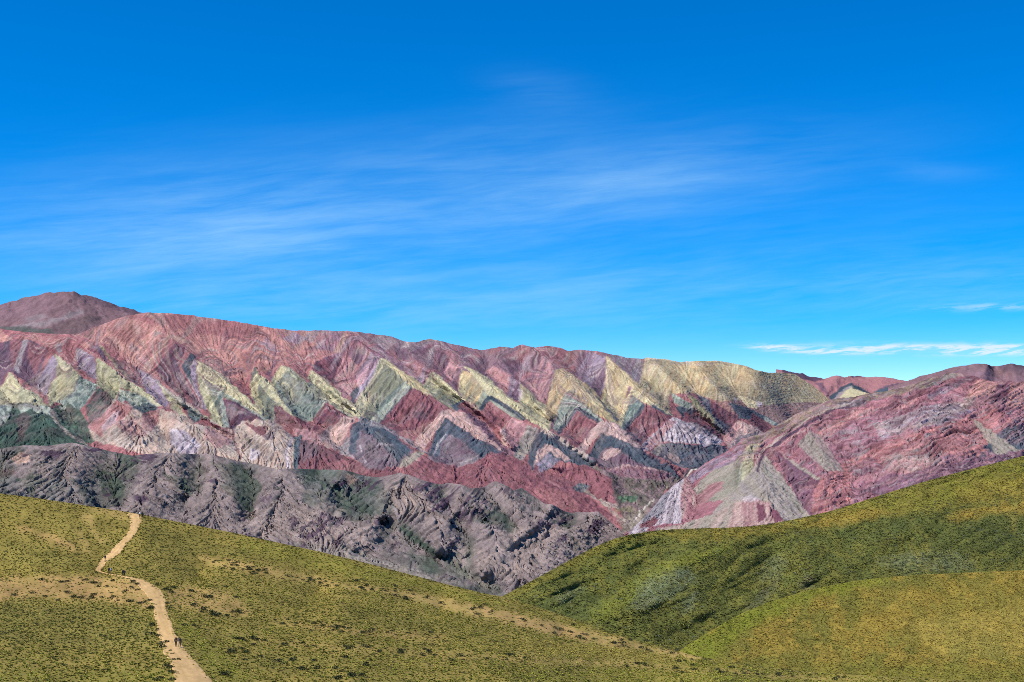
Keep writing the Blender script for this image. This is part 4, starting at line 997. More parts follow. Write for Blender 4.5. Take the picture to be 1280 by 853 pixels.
cr = [([(105, 558), (82, 596), (62, 618), (45, 640)], 1), ([(82, 596), (112, 628)], .9), ([(230, 568), (200, 588), (165, 622), (140, 650)], 1), ([(200, 588), (232, 618)], .7), ([(262, 570), (268, 598), (300, 640)], .8), ([(268, 598), (240, 640)], .7),
      ([(345, 586), (357, 604), (325, 640), (310, 670)], .9), ([(357, 604), (385, 630), (410, 660)], .8), ([(430, 590), (410, 615), (400, 650)], .5), ([(512, 594), (490, 620), (470, 655), (440, 690)], 1), ([(512, 594), (545, 640), (560, 680)], .9),
      ([(575, 606), (580, 622), (555, 660), (545, 690)], .9), ([(580, 622), (610, 650), (640, 680)], .9), ([(620, 602), (640, 630), (660, 650)], .8), ([(690, 632), (677, 652), (640, 680), (605, 715)], 1), ([(677, 652), (705, 662)], .7),
      ([(748, 640), (735, 655), (702, 668), (660, 700), (640, 725)], 1), ([(702, 668), (730, 690)], .8), ([(755, 655), (740, 680)], .5),
      ([(140, 566), (110, 605), (122, 632), (128, 645)], -.8), ([(165, 572), (168, 600), (150, 640)], -.9), ([(250, 570), (255, 600), (250, 625)], -.6), ([(235, 640), (228, 610)], -.5), ([(310, 585), (320, 615), (312, 650)], -.8),
      ([(395, 590), (430, 622), (445, 640), (480, 655), (505, 668), (545, 695), (590, 722), (625, 738)], -1), ([(455, 600), (447, 635)], -.7), ([(470, 600), (455, 640)], -.3), ([(548, 607), (570, 650), (590, 690)], -.7), ([(605, 612), (625, 640), (650, 665)], -.5), ([(650, 614), (680, 640), (690, 650)], -.5),
      ([(716, 642), (718, 655), (700, 660)], -.8), ([(640, 690), (660, 670), (690, 660)], -.1), ([(380, 690), (430, 700), (500, 722), (580, 755)], .4), ([(440, 690), (500, 712), (560, 730)], -.1),
      ([(60, 560), (40, 590), (25, 615)], .6), ([(20, 562), (10, 600)], -.6), ([(-60, 570), (-90, 620)], .8), ([(-130, 575), (-150, 620)], -.7), ([(-220, 580), (-230, 620)], .7), ([(-330, 520), (0, 510), (400, 540), (800, 600)], 0), ([(-330, 700), (200, 740), (600, 830), (900, 760)], 0)]
pts = [resample(p, 3.5) for p, _ in cr]
relief = RBF(np.concatenate(pts), np.concatenate([[56 * k] * len(p) for p, (_, k) in zip(pts, cr)]), 3)
P0 = to_world(X, Y, coarse(base, X, Y, 4) - blur(coarse(relief, X, Y), 4))
n0 = normals(P0)
edge = np.clip(v * 10, 0, 1)[:, None]
f1 = ridged3(P0[..., 0] / 85, P0[..., 1] / 120, P0[..., 2] / 60, 5, 277) - 0.9
wX, wY = X + 6 * fbm2(X / 34, Y / 34, 3, 13), Y + 6 * fbm2(X / 34, Y / 34, 3, 14)
tilt = np.interp(X[0], [0, 250, 450, 700], [-0.12, 0.22, -0.25, -0.5])[None]
q = wY - tilt * wX
ledge = fbm2(q / 9, wX / 55, 4, 252, 0.6)
scar = np.clip(fbm2(X / 60, Y / 30, 3, 260) * 1.8 + 0.15, 0, 1)          # where the outcrop ledges show
smooth_slope = np.clip((Y - np.interp(X, [300, 400, 500, 600], [672, 690, 712, 738])) / 8, 0, 1) * np.clip((X - 330) / 60, 0, 1)
k_ = 1 - 0.85 * smooth_slope
P1 = P0 + n0 * ((1.0 * f1 * edge + 2.2 * np.tanh(ledge * 2) * scar) * k_ * (0.3 + 0.7 * edge))[..., None]
P1 = P1 + normals(P1) * (4.0 * gullies(P0, 23, 44, 8) * k_ * edge)[..., None]
P1 = P1 + normals(P1) * (2.4 * gullies(P0, 24, 34, 4) * k_ * edge)[..., None]
a, b = fall(P0)
rill = 0.7 * lic(a, b, 25, 34, 3) + 0.5 * lic(a, b, 26, 20, 1)
P1 = P1 + normals(P1) * (1.6 * rill * k_ * (0.3 + 0.7 * edge))[..., None]
P1 = jag(P1, .6, 7, 3, 85)
PF = dict(PAL, base=(140, 125, 122), warm=(164, 145, 136), rim=(146, 136, 124), greygreen=(74, 88, 74), cap_shade=(78, 58, 78), cool=(118, 116, 112))
ITEMS = [('cool', [(370, 580), (470, 590), (500, 640), (440, 650), (380, 630)], dict(soft=8, mo=('greygreen', 12, .6))), ('cool', [(0, 600), (130, 600), (130, 660), (0, 650)], dict(soft=8, a=.7)),
         ('greygreen', [(262, 575), (300, 580), (330, 610), (315, 640), (285, 610)], dict(soft=3, a=.75)), ('greygreen', [(118, 590), (140, 590), (160, 612), (150, 628), (128, 615)], dict(soft=3, a=.8)), ('greygreen', [(270, 600), (285, 608), (318, 638), (300, 640)], dict(soft=2, a=.85)), ('greygreen', [(198, 590), (232, 600), (240, 620), (222, 615)], dict(soft=2, a=.8)),
         ('greygreen', [(20, 600), (45, 592), (55, 605), (40, 620)], dict(soft=3, a=.8)), ('greygreen', [(85, 598), (100, 605), (118, 630), (105, 625)], dict(soft=2, a=.8)), ('greygreen', [(140, 566), (165, 570), (182, 578), (160, 585)], dict(soft=2, a=.6)),
         ('greygreen', [(600, 638), (625, 640), (652, 664), (640, 668), (615, 655)], dict(soft=3, a=.75)), ('greygreen', [(585, 630), (600, 640), (620, 655), (612, 662), (590, 650)], dict(soft=4, a=.6)), ('greygreen', [(682, 648), (700, 652), (722, 664), (705, 664)], dict(soft=1, a=.8)), ('greygreen', [(705, 662), (728, 684), (720, 690)], dict(soft=1, a=.7)),
         ('greygreen', band([(500, 660), (530, 682), (560, 702), (592, 724)], 8), dict(soft=2, a=.85)), ('greygreen', [(420, 680), (450, 690), (470, 700), (440, 698)], dict(soft=2, a=.6)), ('greygreen', [(500, 690), (540, 700), (555, 718), (530, 714)], dict(soft=3, a=.6)),
         ('peach', [(13, 572), (25, 568), (40, 570), (35, 580), (20, 583)], dict(soft=2, a=.8)), ('dred', [(2, 590), (18, 588), (20, 594), (5, 596)], dict(soft=2, a=.7)), ('peach', [(432, 594), (444, 594), (448, 602), (436, 606)], dict(soft=2, a=.7)),
         ('warm', [(490, 600), (540, 620), (540, 650), (490, 640)], dict(soft=6, a=.6)), ('warm', [(300, 640), (420, 630), (480, 680), (400, 690), (320, 670)], dict(soft=8, a=.55)), ('warm', [(640, 660), (700, 660), (690, 700), (630, 730), (610, 700)], dict(soft=6, a=.6)), ('warm', [(540, 680), (620, 690), (620, 740), (570, 715)], dict(soft=6, a=.6)),
         ('rim', [(380, 680), (450, 690), (520, 712), (600, 742), (660, 770), (400, 760), (330, 690)], dict(soft=3, a=.9)), ('lgrey', band([(395, 687), (440, 694), (490, 708), (545, 718)], 3), dict(soft=1, a=.5)),
         ('pbeige', [(780, 668), (800, 662), (850, 668), (850, 700), (780, 690)], dict(soft=2))]
C = paint(X, Y, 'base', ITEMS, PF, 301, 2.2)
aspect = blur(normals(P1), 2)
right_face = np.clip((aspect[..., 0] - 0.12) * 3.0, 0, 1) * np.clip(0.75 + 0.8 * fbm2(X / 28, Y / 28, 3, 311), 0, 1) * k_        # grey-green tint on the slopes that face right
C = C * (1 - 0.48 * right_face[..., None]) + srgb(PF['greygreen']) * KALB * 0.48 * right_face[..., None]
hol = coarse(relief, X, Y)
for sg, nm_, am_ in ((-1, 'greygreen', .55), (1, 'warm', .4)):
    kk_ = (np.clip(sg * hol / 26 - .15, 0, 1) * am_ * np.clip(.7 + fbm2(X / 20, Y / 20, 3, 312), 0, 1))[..., None]      # hollows darkened with the scrub tone and ribs lightened, relief shading in the colour
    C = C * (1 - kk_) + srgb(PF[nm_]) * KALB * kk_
cap_shade_m = np.clip((ledge - 0.22) * 4, 0, 1) * np.clip((scar - 0.40) * 3, 0, 1) * k_
C = C * (1 - 0.85 * cap_shade_m[..., None]) + srgb(PF['cap_shade']) * KALB * 0.85 * cap_shade_m[..., None]  # overhang shade of the outcrop ledges painted dark purple
band2 = np.clip(fbm2(q / 5, wX / 50, 3, 264), -1, 1) * k_
C *= (1 + 0.14 * band2 + 0.13 * lic(a, b, 39, 16, 1) + 0.07 * fbm3(P1[..., 0] / 12, P1[..., 1] / 12, P1[..., 2] / 12, 3, 92))[..., None]
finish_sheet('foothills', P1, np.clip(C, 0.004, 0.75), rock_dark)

# ------------------------------------------------------------------ the grassy hills in front
GP = dict(grass=(130, 130, 60), ygrass=(168, 152, 82), dgrass=(106, 108, 58), sand=(200, 160, 108), psand=(196, 164, 104), olive=(138, 130, 66), dolive=(108, 112, 62), ochre=(168, 144, 72), ygreen=(138, 142, 58),
          sage=(142, 152, 124), dgreen=(84, 96, 58), rockg=(120, 112, 96), path=(218, 178, 122), straw=(186, 168, 96), turf=(152, 136, 78))
for k_ in GP:
    if GP[k_][2] < 130 and k_ not in ('sage', 'rockg', 'path'):
        GP[k_] = (GP[k_][0] * .98, GP[k_][1] * .97, GP[k_][2] * (.92 if 'sand' in k_ else .85))
soil = surface_material('grassy_soil', 0.22, 0.9, 0.8, 0.25)
soil_far = surface_material('far_grass', 0.30, 0.22, 1.0, 0.9)

TOP_N = [(-420, 590), (-100, 607), (0, 617), (40, 622), (80, 628), (120, 634), (158, 640), (176, 643), (200, 648), (250, 658), (300, 668), (350, 679), (400, 690), (450, 702), (500, 715), (560, 731), (600, 741), (640, 748.5), (700, 768), (750, 786), (800, 802), (850, 815), (870, 820),
         (900, 826), (960, 835), (1030, 842), (1100, 846), (1180, 850), (1240, 852), (1280, 853.5), (1400, 858), (1700, 870)]
near_depth = RBF([(-420, 590), (-100, 607), (0, 617), (80, 628), (170, 641), (300, 668), (400, 690), (500, 715), (640, 748), (750, 786), (850, 815), (900, 826), (1030, 842), (1280, 853), (1700, 870),
                  (-420, 720), (-100, 718), (0, 718), (130, 714), (250, 722), (400, 740), (550, 760), (700, 795), (820, 818),
                  (-420, 740), (-100, 732), (0, 732), (160, 724), (260, 736), (420, 758), (560, 782), (700, 815), (880, 836), (1100, 850),
                  (-420, 780), (0, 780), (215, 790), (222, 808), (420, 800), (640, 825), (-420, 853), (0, 853), (220, 853), (440, 853), (640, 853), (900, 853), (1280, 880), (1700, 890),
                  (-420, 1100), (200, 1100), (640, 1100), (1100, 1100), (1700, 1100), (-420, 1500), (640, 1500), (1700, 1500)],
                 [430, 428, 426, 424, 420, 414, 408, 402, 392, 380, 366, 360, 350, 345, 345,
                  374, 374, 374, 374, 376, 372, 368, 360, 356,
                  340, 342, 344, 348, 342, 332, 325, 318, 318, 318,
                  285, 285, 266, 250, 280, 285, 214, 214, 214, 222, 236, 268, 275, 275, 112, 112, 114, 118, 120, 62, 62, 62], 0.5)


def near_pt(px, py, up=0.0):
    px, py = np.atleast_1d(np.asarray(px, float)), np.atleast_1d(np.asarray(py, float))
    d = near_depth(px, py)
    d = d + 0.8 * fbm2(px / 40, py / 14, 3, 401)
    p = to_world(px, py, d)
    p[..., 2] += up
    return p


SAND = [
    ('sand', [(-60, 728), (0, 722), (40, 722), (90, 720), (135, 721), (165, 724), (195, 745), (192, 760), (175, 758), (140, 752), (100, 749), (50, 748), (0, 749), (-60, 752)], .85),
    ('sand', [(204, 740), (240, 732), (270, 738), (300, 748), (308, 760), (318, 772), (280, 770), (240, 764), (212, 758)], .6),
    ('psand', [(240, 694), (275, 700), (330, 710), (400, 722), (425, 728), (425, 734), (395, 731), (340, 722), (290, 713), (262, 707)], .75),
    ('sand', [(250, 693), (290, 700), (345, 713), (330, 717), (285, 708), (255, 700)], .4),
    ('psand', [(425, 729), (470, 733), (530, 745), (570, 752), (600, 758), (650, 768), (700, 780), (760, 795), (830, 812), (868, 818), (880, 824), (850, 822), (800, 812), (740, 805), (690, 793), (640, 780), (590, 770), (540, 757), (480, 740), (430, 735)], .95),
    ('sand', [(590, 758), (650, 768), (700, 782), (740, 793), (720, 800), (680, 790), (620, 775)], .8),
    ('sand', [(330, 772), (390, 780), (440, 784), (490, 790), (560, 796), (560, 800), (490, 796), (430, 791), (370, 785)], .6),
    ('psand', [(310, 798), (360, 804), (430, 808), (520, 812), (600, 818), (680, 821), (760, 826), (860, 833), (960, 842), (1060, 848), (1100, 851), (1060, 852), (960, 847), (860, 839), (760, 833), (660, 828), (560, 822), (470, 816), (380, 811), (330, 806)], .55),
    ('sand', [(30, 660), (50, 662), (60, 676), (45, 672)], .6), ('sand', [(40, 664), (75, 672), (105, 692), (95, 690), (60, 676)], .8), ('psand', [(100, 640), (116, 645), (118, 662), (132, 680), (126, 682), (112, 662)], .75), ('psand', [(92, 655), (108, 680), (116, 694), (106, 690)], .75),
    ('sand', [(20, 655), (40, 660), (36, 668), (22, 664)], .6), ('psand', [(112, 632), (158, 640), (163, 650), (140, 646), (112, 640)], .6)]
GREEN = [
    ('dgrass', [(-60, 756), (0, 752), (60, 754), (120, 758), (175, 764), (190, 780), (198, 800), (150, 812), (60, 806), (-60, 800)], .6),
    ('ygrass', [(190, 722), (230, 728), (250, 735), (225, 742), (205, 735)], .7), ('ygreen', [(210, 770), (235, 800), (262, 840), (275, 853), (320, 853), (280, 820), (240, 780)], .7), ('ygreen', [(-60, 840), (200, 836), (215, 860), (-60, 870)], .5),
    ('ygreen', [(300, 670), (430, 700), (560, 735), (640, 755), (620, 756), (500, 732), (380, 708), (300, 690)], .6), ('dgrass', [(180, 655), (260, 672), (330, 695), (260, 700), (180, 690)], .5), ('dgrass', [(0, 670), (80, 690), (120, 708), (0, 710)], .5),
    ('ygrass', [(0, 700), (130, 714), (170, 722), (120, 722), (0, 722)], .5), ('dgrass', [(440, 760), (540, 775), (600, 795), (500, 790), (420, 775)], .45), ('ygrass', [(640, 800), (760, 806), (860, 826), (760, 822), (640, 815)], .6), ('dgrass', [(300, 812), (420, 825), (400, 845), (300, 840)], .4),
    ('ygreen', [(880, 828), (1100, 848), (1280, 856), (1280, 900), (800, 880), (640, 845)], .5)]
pal_items = [(n, p, dict(soft=3, a=a * (.5 if n not in ('sand', 'psand') else .9), mo=('grass', 6, .3))) for n, p, a in GREEN + SAND]
bot = [(-420, 1500), (1700, 1500)]
X, Y, v = sheet_grid(-420, 1700, TOP_N, bot, 2.0, 330, 1.9)
P = near_pt(X, Y)
C = paint(X, Y, 'turf', pal_items, GP, 411, 5.0)
C *= (1 + 0.25 * fbm2(X / 25, Y / 10, 3, 415))[..., None]
xs = P[-1, :, 0]
extra = np.stack([np.stack([xs * s_, np.full_like(xs, y), np.full_like(xs, z)], -1) for s_, y, z in ((.9, 45, -24), (.9, 20, -9.5), (.9, 4, -2.2), (.9, -40, -3.0), (.9, -120, -25))])
P2 = np.concatenate([P, extra], 0)
C2 = np.concatenate([C, np.repeat(C[-1:], 5, 0)], 0)
finish_sheet('near_hill', P2, np.clip(C2, .01, .7), soil, back=((4, -0.6), (14, -4), (40, -14), (90, -40), (200, -110)), skirt=40)

# ---- the path
PL = [(156.5, 641.5), (158, 643), (162.7, 651), (161.4, 664), (149.6, 677), (139, 687.5), (126, 700.5), (119, 709), (118, 713.5), (123, 716.3), (134, 718.5), (150, 721.3), (163, 725), (172, 732), (183, 744), (190, 757), (193, 775), (199, 797), (204.5, 818), (214, 831), (217.6, 853), (214, 880), (190, 950)]
PR = [(178, 643.5), (178.4, 646), (174.5, 659), (170, 668), (161.4, 677), (152, 690), (134, 702.5), (128.7, 711), (127.5, 714), (130, 715.6), (138, 717.2), (153, 720), (166, 721.5), (186, 727), (203, 737.5), (208.4, 753), (211, 771), (217.6, 787), (230.6, 810), (246, 828.6), (268, 853), (290, 880), (310, 950)]


def smooth_line(p, n):
    p = np.asarray(p, float)
    t = np.linspace(0, len(p) - 1, n)
    q = np.c_[np.interp(t, np.arange(len(p)), p[:, 0]), np.interp(t, np.arange(len(p)), p[:, 1])]
    for _ in range(6):
        q[1:-1] = (q[:-2] + 2 * q[1:-1] + q[2:]) / 4
    return q


NL = 420
l, r = smooth_line(PL, NL), smooth_line(PR, NL)
wob = np.arange(NL) * 1.0
wl = perlin2(wob / 5.1, wob * 0 + .2, 61) * 1.1 + perlin2(wob / 2.1, wob * 0 + .7, 65) * .7 + perlin2(wob / 14.0, wob * 0 + .7, 62) * 1.3
wr = perlin2(wob / 5.3, wob * 0 + .4, 63) * 1.1 + perlin2(wob / 2.3, wob * 0 + .7, 67) * .7 + perlin2(wob / 13.0, wob * 0 + .9, 64) * 1.3
scale_px = np.hypot(*(r - l).T)
dirv = (r - l) / (scale_px[:, None] + 1e-6)
l = l + dirv * (wl * np.clip(scale_px / 18, .1, 1))[:, None]
r = r + dirv * (wr * np.clip(scale_px / 18, .1, 1))[:, None]
s = np.linspace(0, 1, 25)
PX = l[:, None, 0] * (1 - s) + r[:, None, 0] * s
PY = l[:, None, 1] * (1 - s) + r[:, None, 1] * s
PP = near_pt(PX, PY, 0.07)
PP[:, 0, 2] -= .14; PP[:, -1, 2] -= .14
PC = np.zeros(PP.shape) + srgb(GP['path']) * KALB
kk = np.clip(fbm2(PX / 12, PY / 6, 3, 66) * .9 + .3, 0, 1)[..., None]
PC = PC * (1 - .45 * kk) + srgb(GP['psand']) * KALB * .45 * kk
worn = fbm2(np.broadcast_to(s, PX.shape) * 7, wob[:, None] / 30 + 0 * PX, 3, 68)      # trodden lines along the track
PC *= (1 + .16 * worn + .14 * fbm2(PX / 5, PY / 3, 3, 69))[..., None]
R_, C_ = PX.shape
mesh_np('path', PP.reshape(-1, 3), grid_faces(R_, C_), surface_material('trodden_earth', 0.12, 0.6, 0.5, 0.12), PC.reshape(-1, 3), True, 'structure')
path_poly = np.r_[l, r[::-1]]

# ---- green hill on the right
TOP_G = [(560, 790), (600, 764), (625, 747), (650, 734), (680, 718), (700, 707), (720, 696), (745, 683), (770, 673), (790, 668), (815, 664), (845, 661.5), (880, 660.5), (905, 660), (935, 658.5), (960, 655.5), (1000, 648), (1040, 638.5), (1080, 626), (1120, 613), (1160, 601), (1200, 590), (1240, 580), (1280, 570), (1400, 545), (1700, 520)]
BOT_G = [(560, 800), (640, 790), (760, 815), (850, 830), (900, 830), (1000, 800), (1100, 775), (1280, 765), (1700, 770)]
gd = RBF([(560, 790), (625, 747), (700, 707), (790, 668), (840, 661), (905, 660), (960, 655), (1040, 638), (1120, 613), (1200, 590), (1280, 570), (1400, 545), (1700, 520), (640, 790), (760, 815), (850, 830), (900, 800), (1000, 770), (1100, 745), (1280, 740), (1700, 740), (720, 740), (800, 720), (900, 710), (1000, 690), (1100, 670), (1200, 650), (1400, 640), (800, 770), (870, 760)],
         [600, 620, 650, 690, 710, 745, 775, 815, 850, 885, 920, 970, 1050, 540, 490, 470, 520, 560, 600, 620, 650, 610, 640, 655, 690, 735, 780, 830, 560, 570])
grel = RBF(np.concatenate([resample(p, 12) for p in ([(742, 768), (800, 725), (870, 690), (950, 662)], [(730, 770), (770, 740), (830, 705)], [(900, 770), (940, 735), (965, 700)], [(860, 800), (900, 770), (960, 745), (1010, 735)], [(1010, 720), (1060, 690), (1160, 655)], [(560, 700), (1700, 480)], [(560, 830), (900, 850), (1700, 800)])]),
           np.concatenate([[k] * len(resample(p, 12)) for p, k in (([(742, 768), (800, 725), (870, 690), (950, 662)], 13), ([(730, 770), (770, 740), (830, 705)], -9), ([(900, 770), (940, 735), (965, 700)], -13), ([(860, 800), (900, 770), (960, 745), (1010, 735)], -10), ([(1010, 720), (1060, 690), (1160, 655)], 8), ([(560, 700), (1700, 480)], 0), ([(560, 830), (900, 850), (1700, 800)], 0))]), 1)


def green_pt(px, py, up=0.0):
    px, py = np.atleast_1d(np.asarray(px, float)), np.atleast_1d(np.asarray(py, float))
    gul = np.abs(perlin2((px * .62 + py) / 34 + .6 * perlin2(px / 60, py / 60, 423), py / 160 - px / 260, 424)) + .5 * np.abs(perlin2((px * .5 + py) / 15, py / 80 - px / 130, 425))
    p = to_world(px, py, gd(px, py) - grel(px, py) + 4.0 * fbm2(px / 55, py / 28, 4, 421) - 11.0 * gul)
    p[..., 2] += up
    return p


GI = [('dolive', [(620, 760), (700, 715), (790, 672), (870, 672), (960, 665), (1060, 650), (1160, 640), (1290, 620), (1290, 720), (1000, 740), (860, 810), (740, 800)], dict(soft=6, mo=('olive', 14, .5))),
      ('dgreen', [(640, 765), (720, 735), (760, 740), (735, 775), (700, 780)], dict(soft=6, a=.6)), ('dgreen', [(740, 700), (830, 672), (860, 680), (810, 715), (760, 725)], dict(soft=6, a=.5, mo=('olive', 8, .5))),
      ('ygreen', [(735, 768), (790, 728), (850, 695), (910, 680), (920, 686), (860, 706), (800, 742), (755, 780)], dict(soft=4, a=.5)),
      ('olive', [(830, 662), (905, 661), (960, 657), (1040, 640), (1050, 650), (960, 668), (900, 676), (850, 676)], dict(soft=3, mo=('ochre', 12, .5))), ('ochre', [(1010, 655), (1060, 640), (1140, 628), (1130, 642), (1060, 656), (1020, 660)], dict(soft=4, a=.75)),
      ('olive', [(1060, 634), (1160, 602), (1290, 566), (1290, 610), (1200, 625), (1120, 640)], dict(soft=5, mo=('ygreen', 12, .4))), ('ochre', [(1180, 646), (1240, 632), (1290, 626), (1290, 640), (1230, 644), (1190, 654)], dict(soft=2, a=.9)), ('ochre', [(1190, 612), (1290, 590), (1290, 622), (1200, 628)], dict(soft=5, a=.4)),
      ('dgreen', [(1160, 660), (1200, 652), (1290, 640), (1290, 668), (1250, 690), (1180, 688)], dict(soft=4, a=.8, mo=('dolive', 10, .6))), ('dgreen', [(1040, 665), (1120, 645), (1170, 650), (1120, 668), (1060, 680)], dict(soft=5, a=.6)),
      ('sage', [(785, 755), (800, 730), (850, 708), (875, 722), (840, 745), (800, 765)], dict(soft=5, a=.65, mo=('dolive', 6, .7))), ('sage', [(855, 755), (868, 738), (874, 742), (862, 768), (850, 768)], dict(soft=2, a=.7, mo=('dolive', 4, .5))), ('sage', [(690, 745), (715, 735), (730, 728), (725, 742), (700, 758)], dict(soft=4, a=.5, mo=('dolive', 5, .7))),
      ('sage', [(1090, 700), (1140, 690), (1210, 692), (1220, 712), (1120, 716)], dict(soft=5, a=.45, mo=('dolive', 7, .7))), ('sage', [(955, 700), (985, 695), (975, 720), (950, 730)], dict(soft=4, a=.5, mo=('dgreen', 5, .7))), ('rockg', [(930, 760), (960, 735), (975, 715), (968, 740), (940, 765)], dict(soft=3, a=.6, mo=('dgreen', 5, .6))), ('rockg', [(1000, 728), (1015, 720), (1018, 736), (1004, 740)], dict(soft=3, a=.6)),
      ('straw', band([(1140, 680), (1150, 700), (1160, 716)], 3), dict(soft=1, a=.5)), ('straw', band([(1155, 676), (1168, 700), (1178, 714)], 3), dict(soft=1, a=.4)), ('straw', band([(1262, 640), (1264, 654), (1270, 668)], 4), dict(soft=2, a=.5))]
X, Y, v = sheet_grid(560, 1700, TOP_G, BOT_G, 1.6, 150)
P = green_pt(X, Y)
GI = [(n_, p_, dict(o_, soft=o_.get('soft', 3) * 2 + 1, a=o_.get('a', 1) * (.62 if n_ == 'sage' else .75 if n_ == 'dgreen' else 1))) for n_, p_, o_ in GI]
C = paint(X, Y, 'olive', GI, GP, 431, 8.0)
C *= (1 + 0.22 * fbm2(X / 18, Y / 10, 4, 435, .65))[..., None]
finish_sheet('green_hill', P, np.clip(C, .01, .6), soil_far, back=((8, -1.5), (40, -12), (120, -50), (260, -130), (420, -220)), skirt=60)

# ---- ochre mound in front of it
TOP_H = [(800, 853), (840, 822), (858, 807), (870, 800), (890, 788), (910, 776), (935, 763), (965, 752), (1000, 741), (1030, 734), (1065, 727), (1100, 722.5), (1150, 718.5), (1200, 716.5), (1240, 714.5), (1280, 713), (1400, 712), (1700, 730)]
BOT_H = [(800, 870), (900, 862), (1280, 885), (1700, 890)]
hd = RBF([(800, 853), (858, 807), (910, 776), (965, 752), (1030, 734), (1100, 722), (1200, 716), (1280, 713), (1400, 712), (1700, 730), (800, 870), (900, 862), (1280, 885), (1700, 890), (960, 800), (1050, 790), (1150, 780), (1280, 780), (1000, 830), (1200, 835)],
         [400, 440, 470, 500, 522, 540, 556, 566, 580, 580, 385, 385, 392, 400, 455, 475, 488, 492, 425, 432])


def ochre_pt(px, py, up=0.0):
    px, py = np.atleast_1d(np.asarray(px, float)), np.atleast_1d(np.asarray(py, float))
    p = to_world(px, py, hd(px, py) + 2.2 * fbm2(px / 45, py / 24, 4, 441))
    p[..., 2] += up
    return p


HI = [('olive', [(790, 880), (850, 805), (935, 755), (1100, 715), (1300, 708), (1300, 900), (790, 900)], dict(soft=2, mo=('ochre', 34, .9))), ('ygreen', [(800, 860), (858, 805), (935, 761), (1030, 732), (1110, 720), (1110, 728), (1000, 752), (930, 790), (880, 840), (850, 870)], dict(soft=5, mo=('olive', 10, .4))),
      ('olive', [(860, 870), (900, 830), (960, 830), (1080, 828), (1290, 834), (1290, 900), (860, 900)], dict(soft=8, a=.7, mo=('ygreen', 12, .5))),
      ('ochre', [(1080, 740), (1290, 722), (1290, 800), (1150, 810), (1080, 790)], dict(soft=8, a=.45, mo=('olive', 16, .6))), ('dolive', [(1100, 728), (1150, 724), (1160, 730), (1110, 736)], dict(soft=4, a=.4)),
      ('straw', [(1120, 775), (1290, 760), (1290, 820), (1180, 822)], dict(soft=10, a=.35))]
X, Y, v = sheet_grid(800, 1700, TOP_H, BOT_H, 1.6, 130)
P = ochre_pt(X, Y)
HI = [(n_, p_, dict(o_, soft=16)) for n_, p_, o_ in HI]
C = paint(X, Y, 'ochre', HI, GP, 451, 9.0)
C *= (1 + 0.18 * fbm2(X / 16, Y / 9, 4, 455, .65))[..., None]
finish_sheet('ochre_hill', P, np.clip(C, .01, .6), soil_far, back=((6, -1.2), (24, -8), (60, -24), (120, -50), (200, -90)), skirt=40)

# ---- wide ground under everything
ground_m = bpy.data.materials.new('valley_earth')
ground_m.use_nodes = True
gt = NT(ground_m.node_tree)
gb = ground_m.node_tree.nodes['Principled BSDF']
gg = gt.n('ShaderNodeNewGeometry')
gn = gt.noise(gg.outputs['Position'], 0.004, 6, 0.6)
ground_m.node_tree.links.new(gt.mix(gn, (0.10, 0.085, 0.07, 1), (0.20, 0.17, 0.14, 1)), gb.inputs['Base Color'])
gb.inputs['Roughness'].default_value = 0.95
q = np.array([(-40000, -20000, -440), (40000, -20000, -440), (40000, 60000, -440), (-40000, 60000, -440)], float)
mesh_np('ground', q, np.array([[0, 1, 2, 3]]), ground_m, None, False, 'structure')


# ------------------------------------------------------------------ tufts and shrubs
def plant_material(name):
    m = bpy.data.materials.new(name)
    m.use_nodes = True
    t = NT(m.node_tree)
    b = m.node_tree.nodes['Principled BSDF']
    at = t.n('ShaderNodeAttribute', attribute_name='rock')
    m.node_tree.links.new(at.outputs['Color'], b.inputs['Base Color'])
    b.inputs['Roughness'].default_value = 0.8
    b.inputs['Specular IOR Level'].default_value = 0.15
    return m


grass_m = plant_material('grass_blades')


def scatter(fn, n, x0, x1, top, depth_fn, ymax, seed, wcap):
    rg = np.random.default_rng(seed)
    out = []
    tp = np.asarray(top, float)
    have = 0
    while have < n:
        px = rg.uniform(x0, x1, 60000)
        t = np.interp(px, tp[:, 0], tp[:, 1])
        py = t + (ymax - t) * rg.uniform(0, 1, 60000)
        keep = (py > t + .3)
        d = depth_fn(px, py)
        d2 = depth_fn(px, py + 1.0)
        wgt = np.clip(np.abs(d - d2) * d / 500.0, .05, wcap) / wcap * np.clip((ymax - t) / (ymax - tp[:, 1].min()), 0, 1)
        keep &= rg.uniform(0, 1, 60000) < wgt
        out.append(np.c_[px[keep], py[keep]])
        have += keep.sum()
    return np.concatenate(out)[:n]


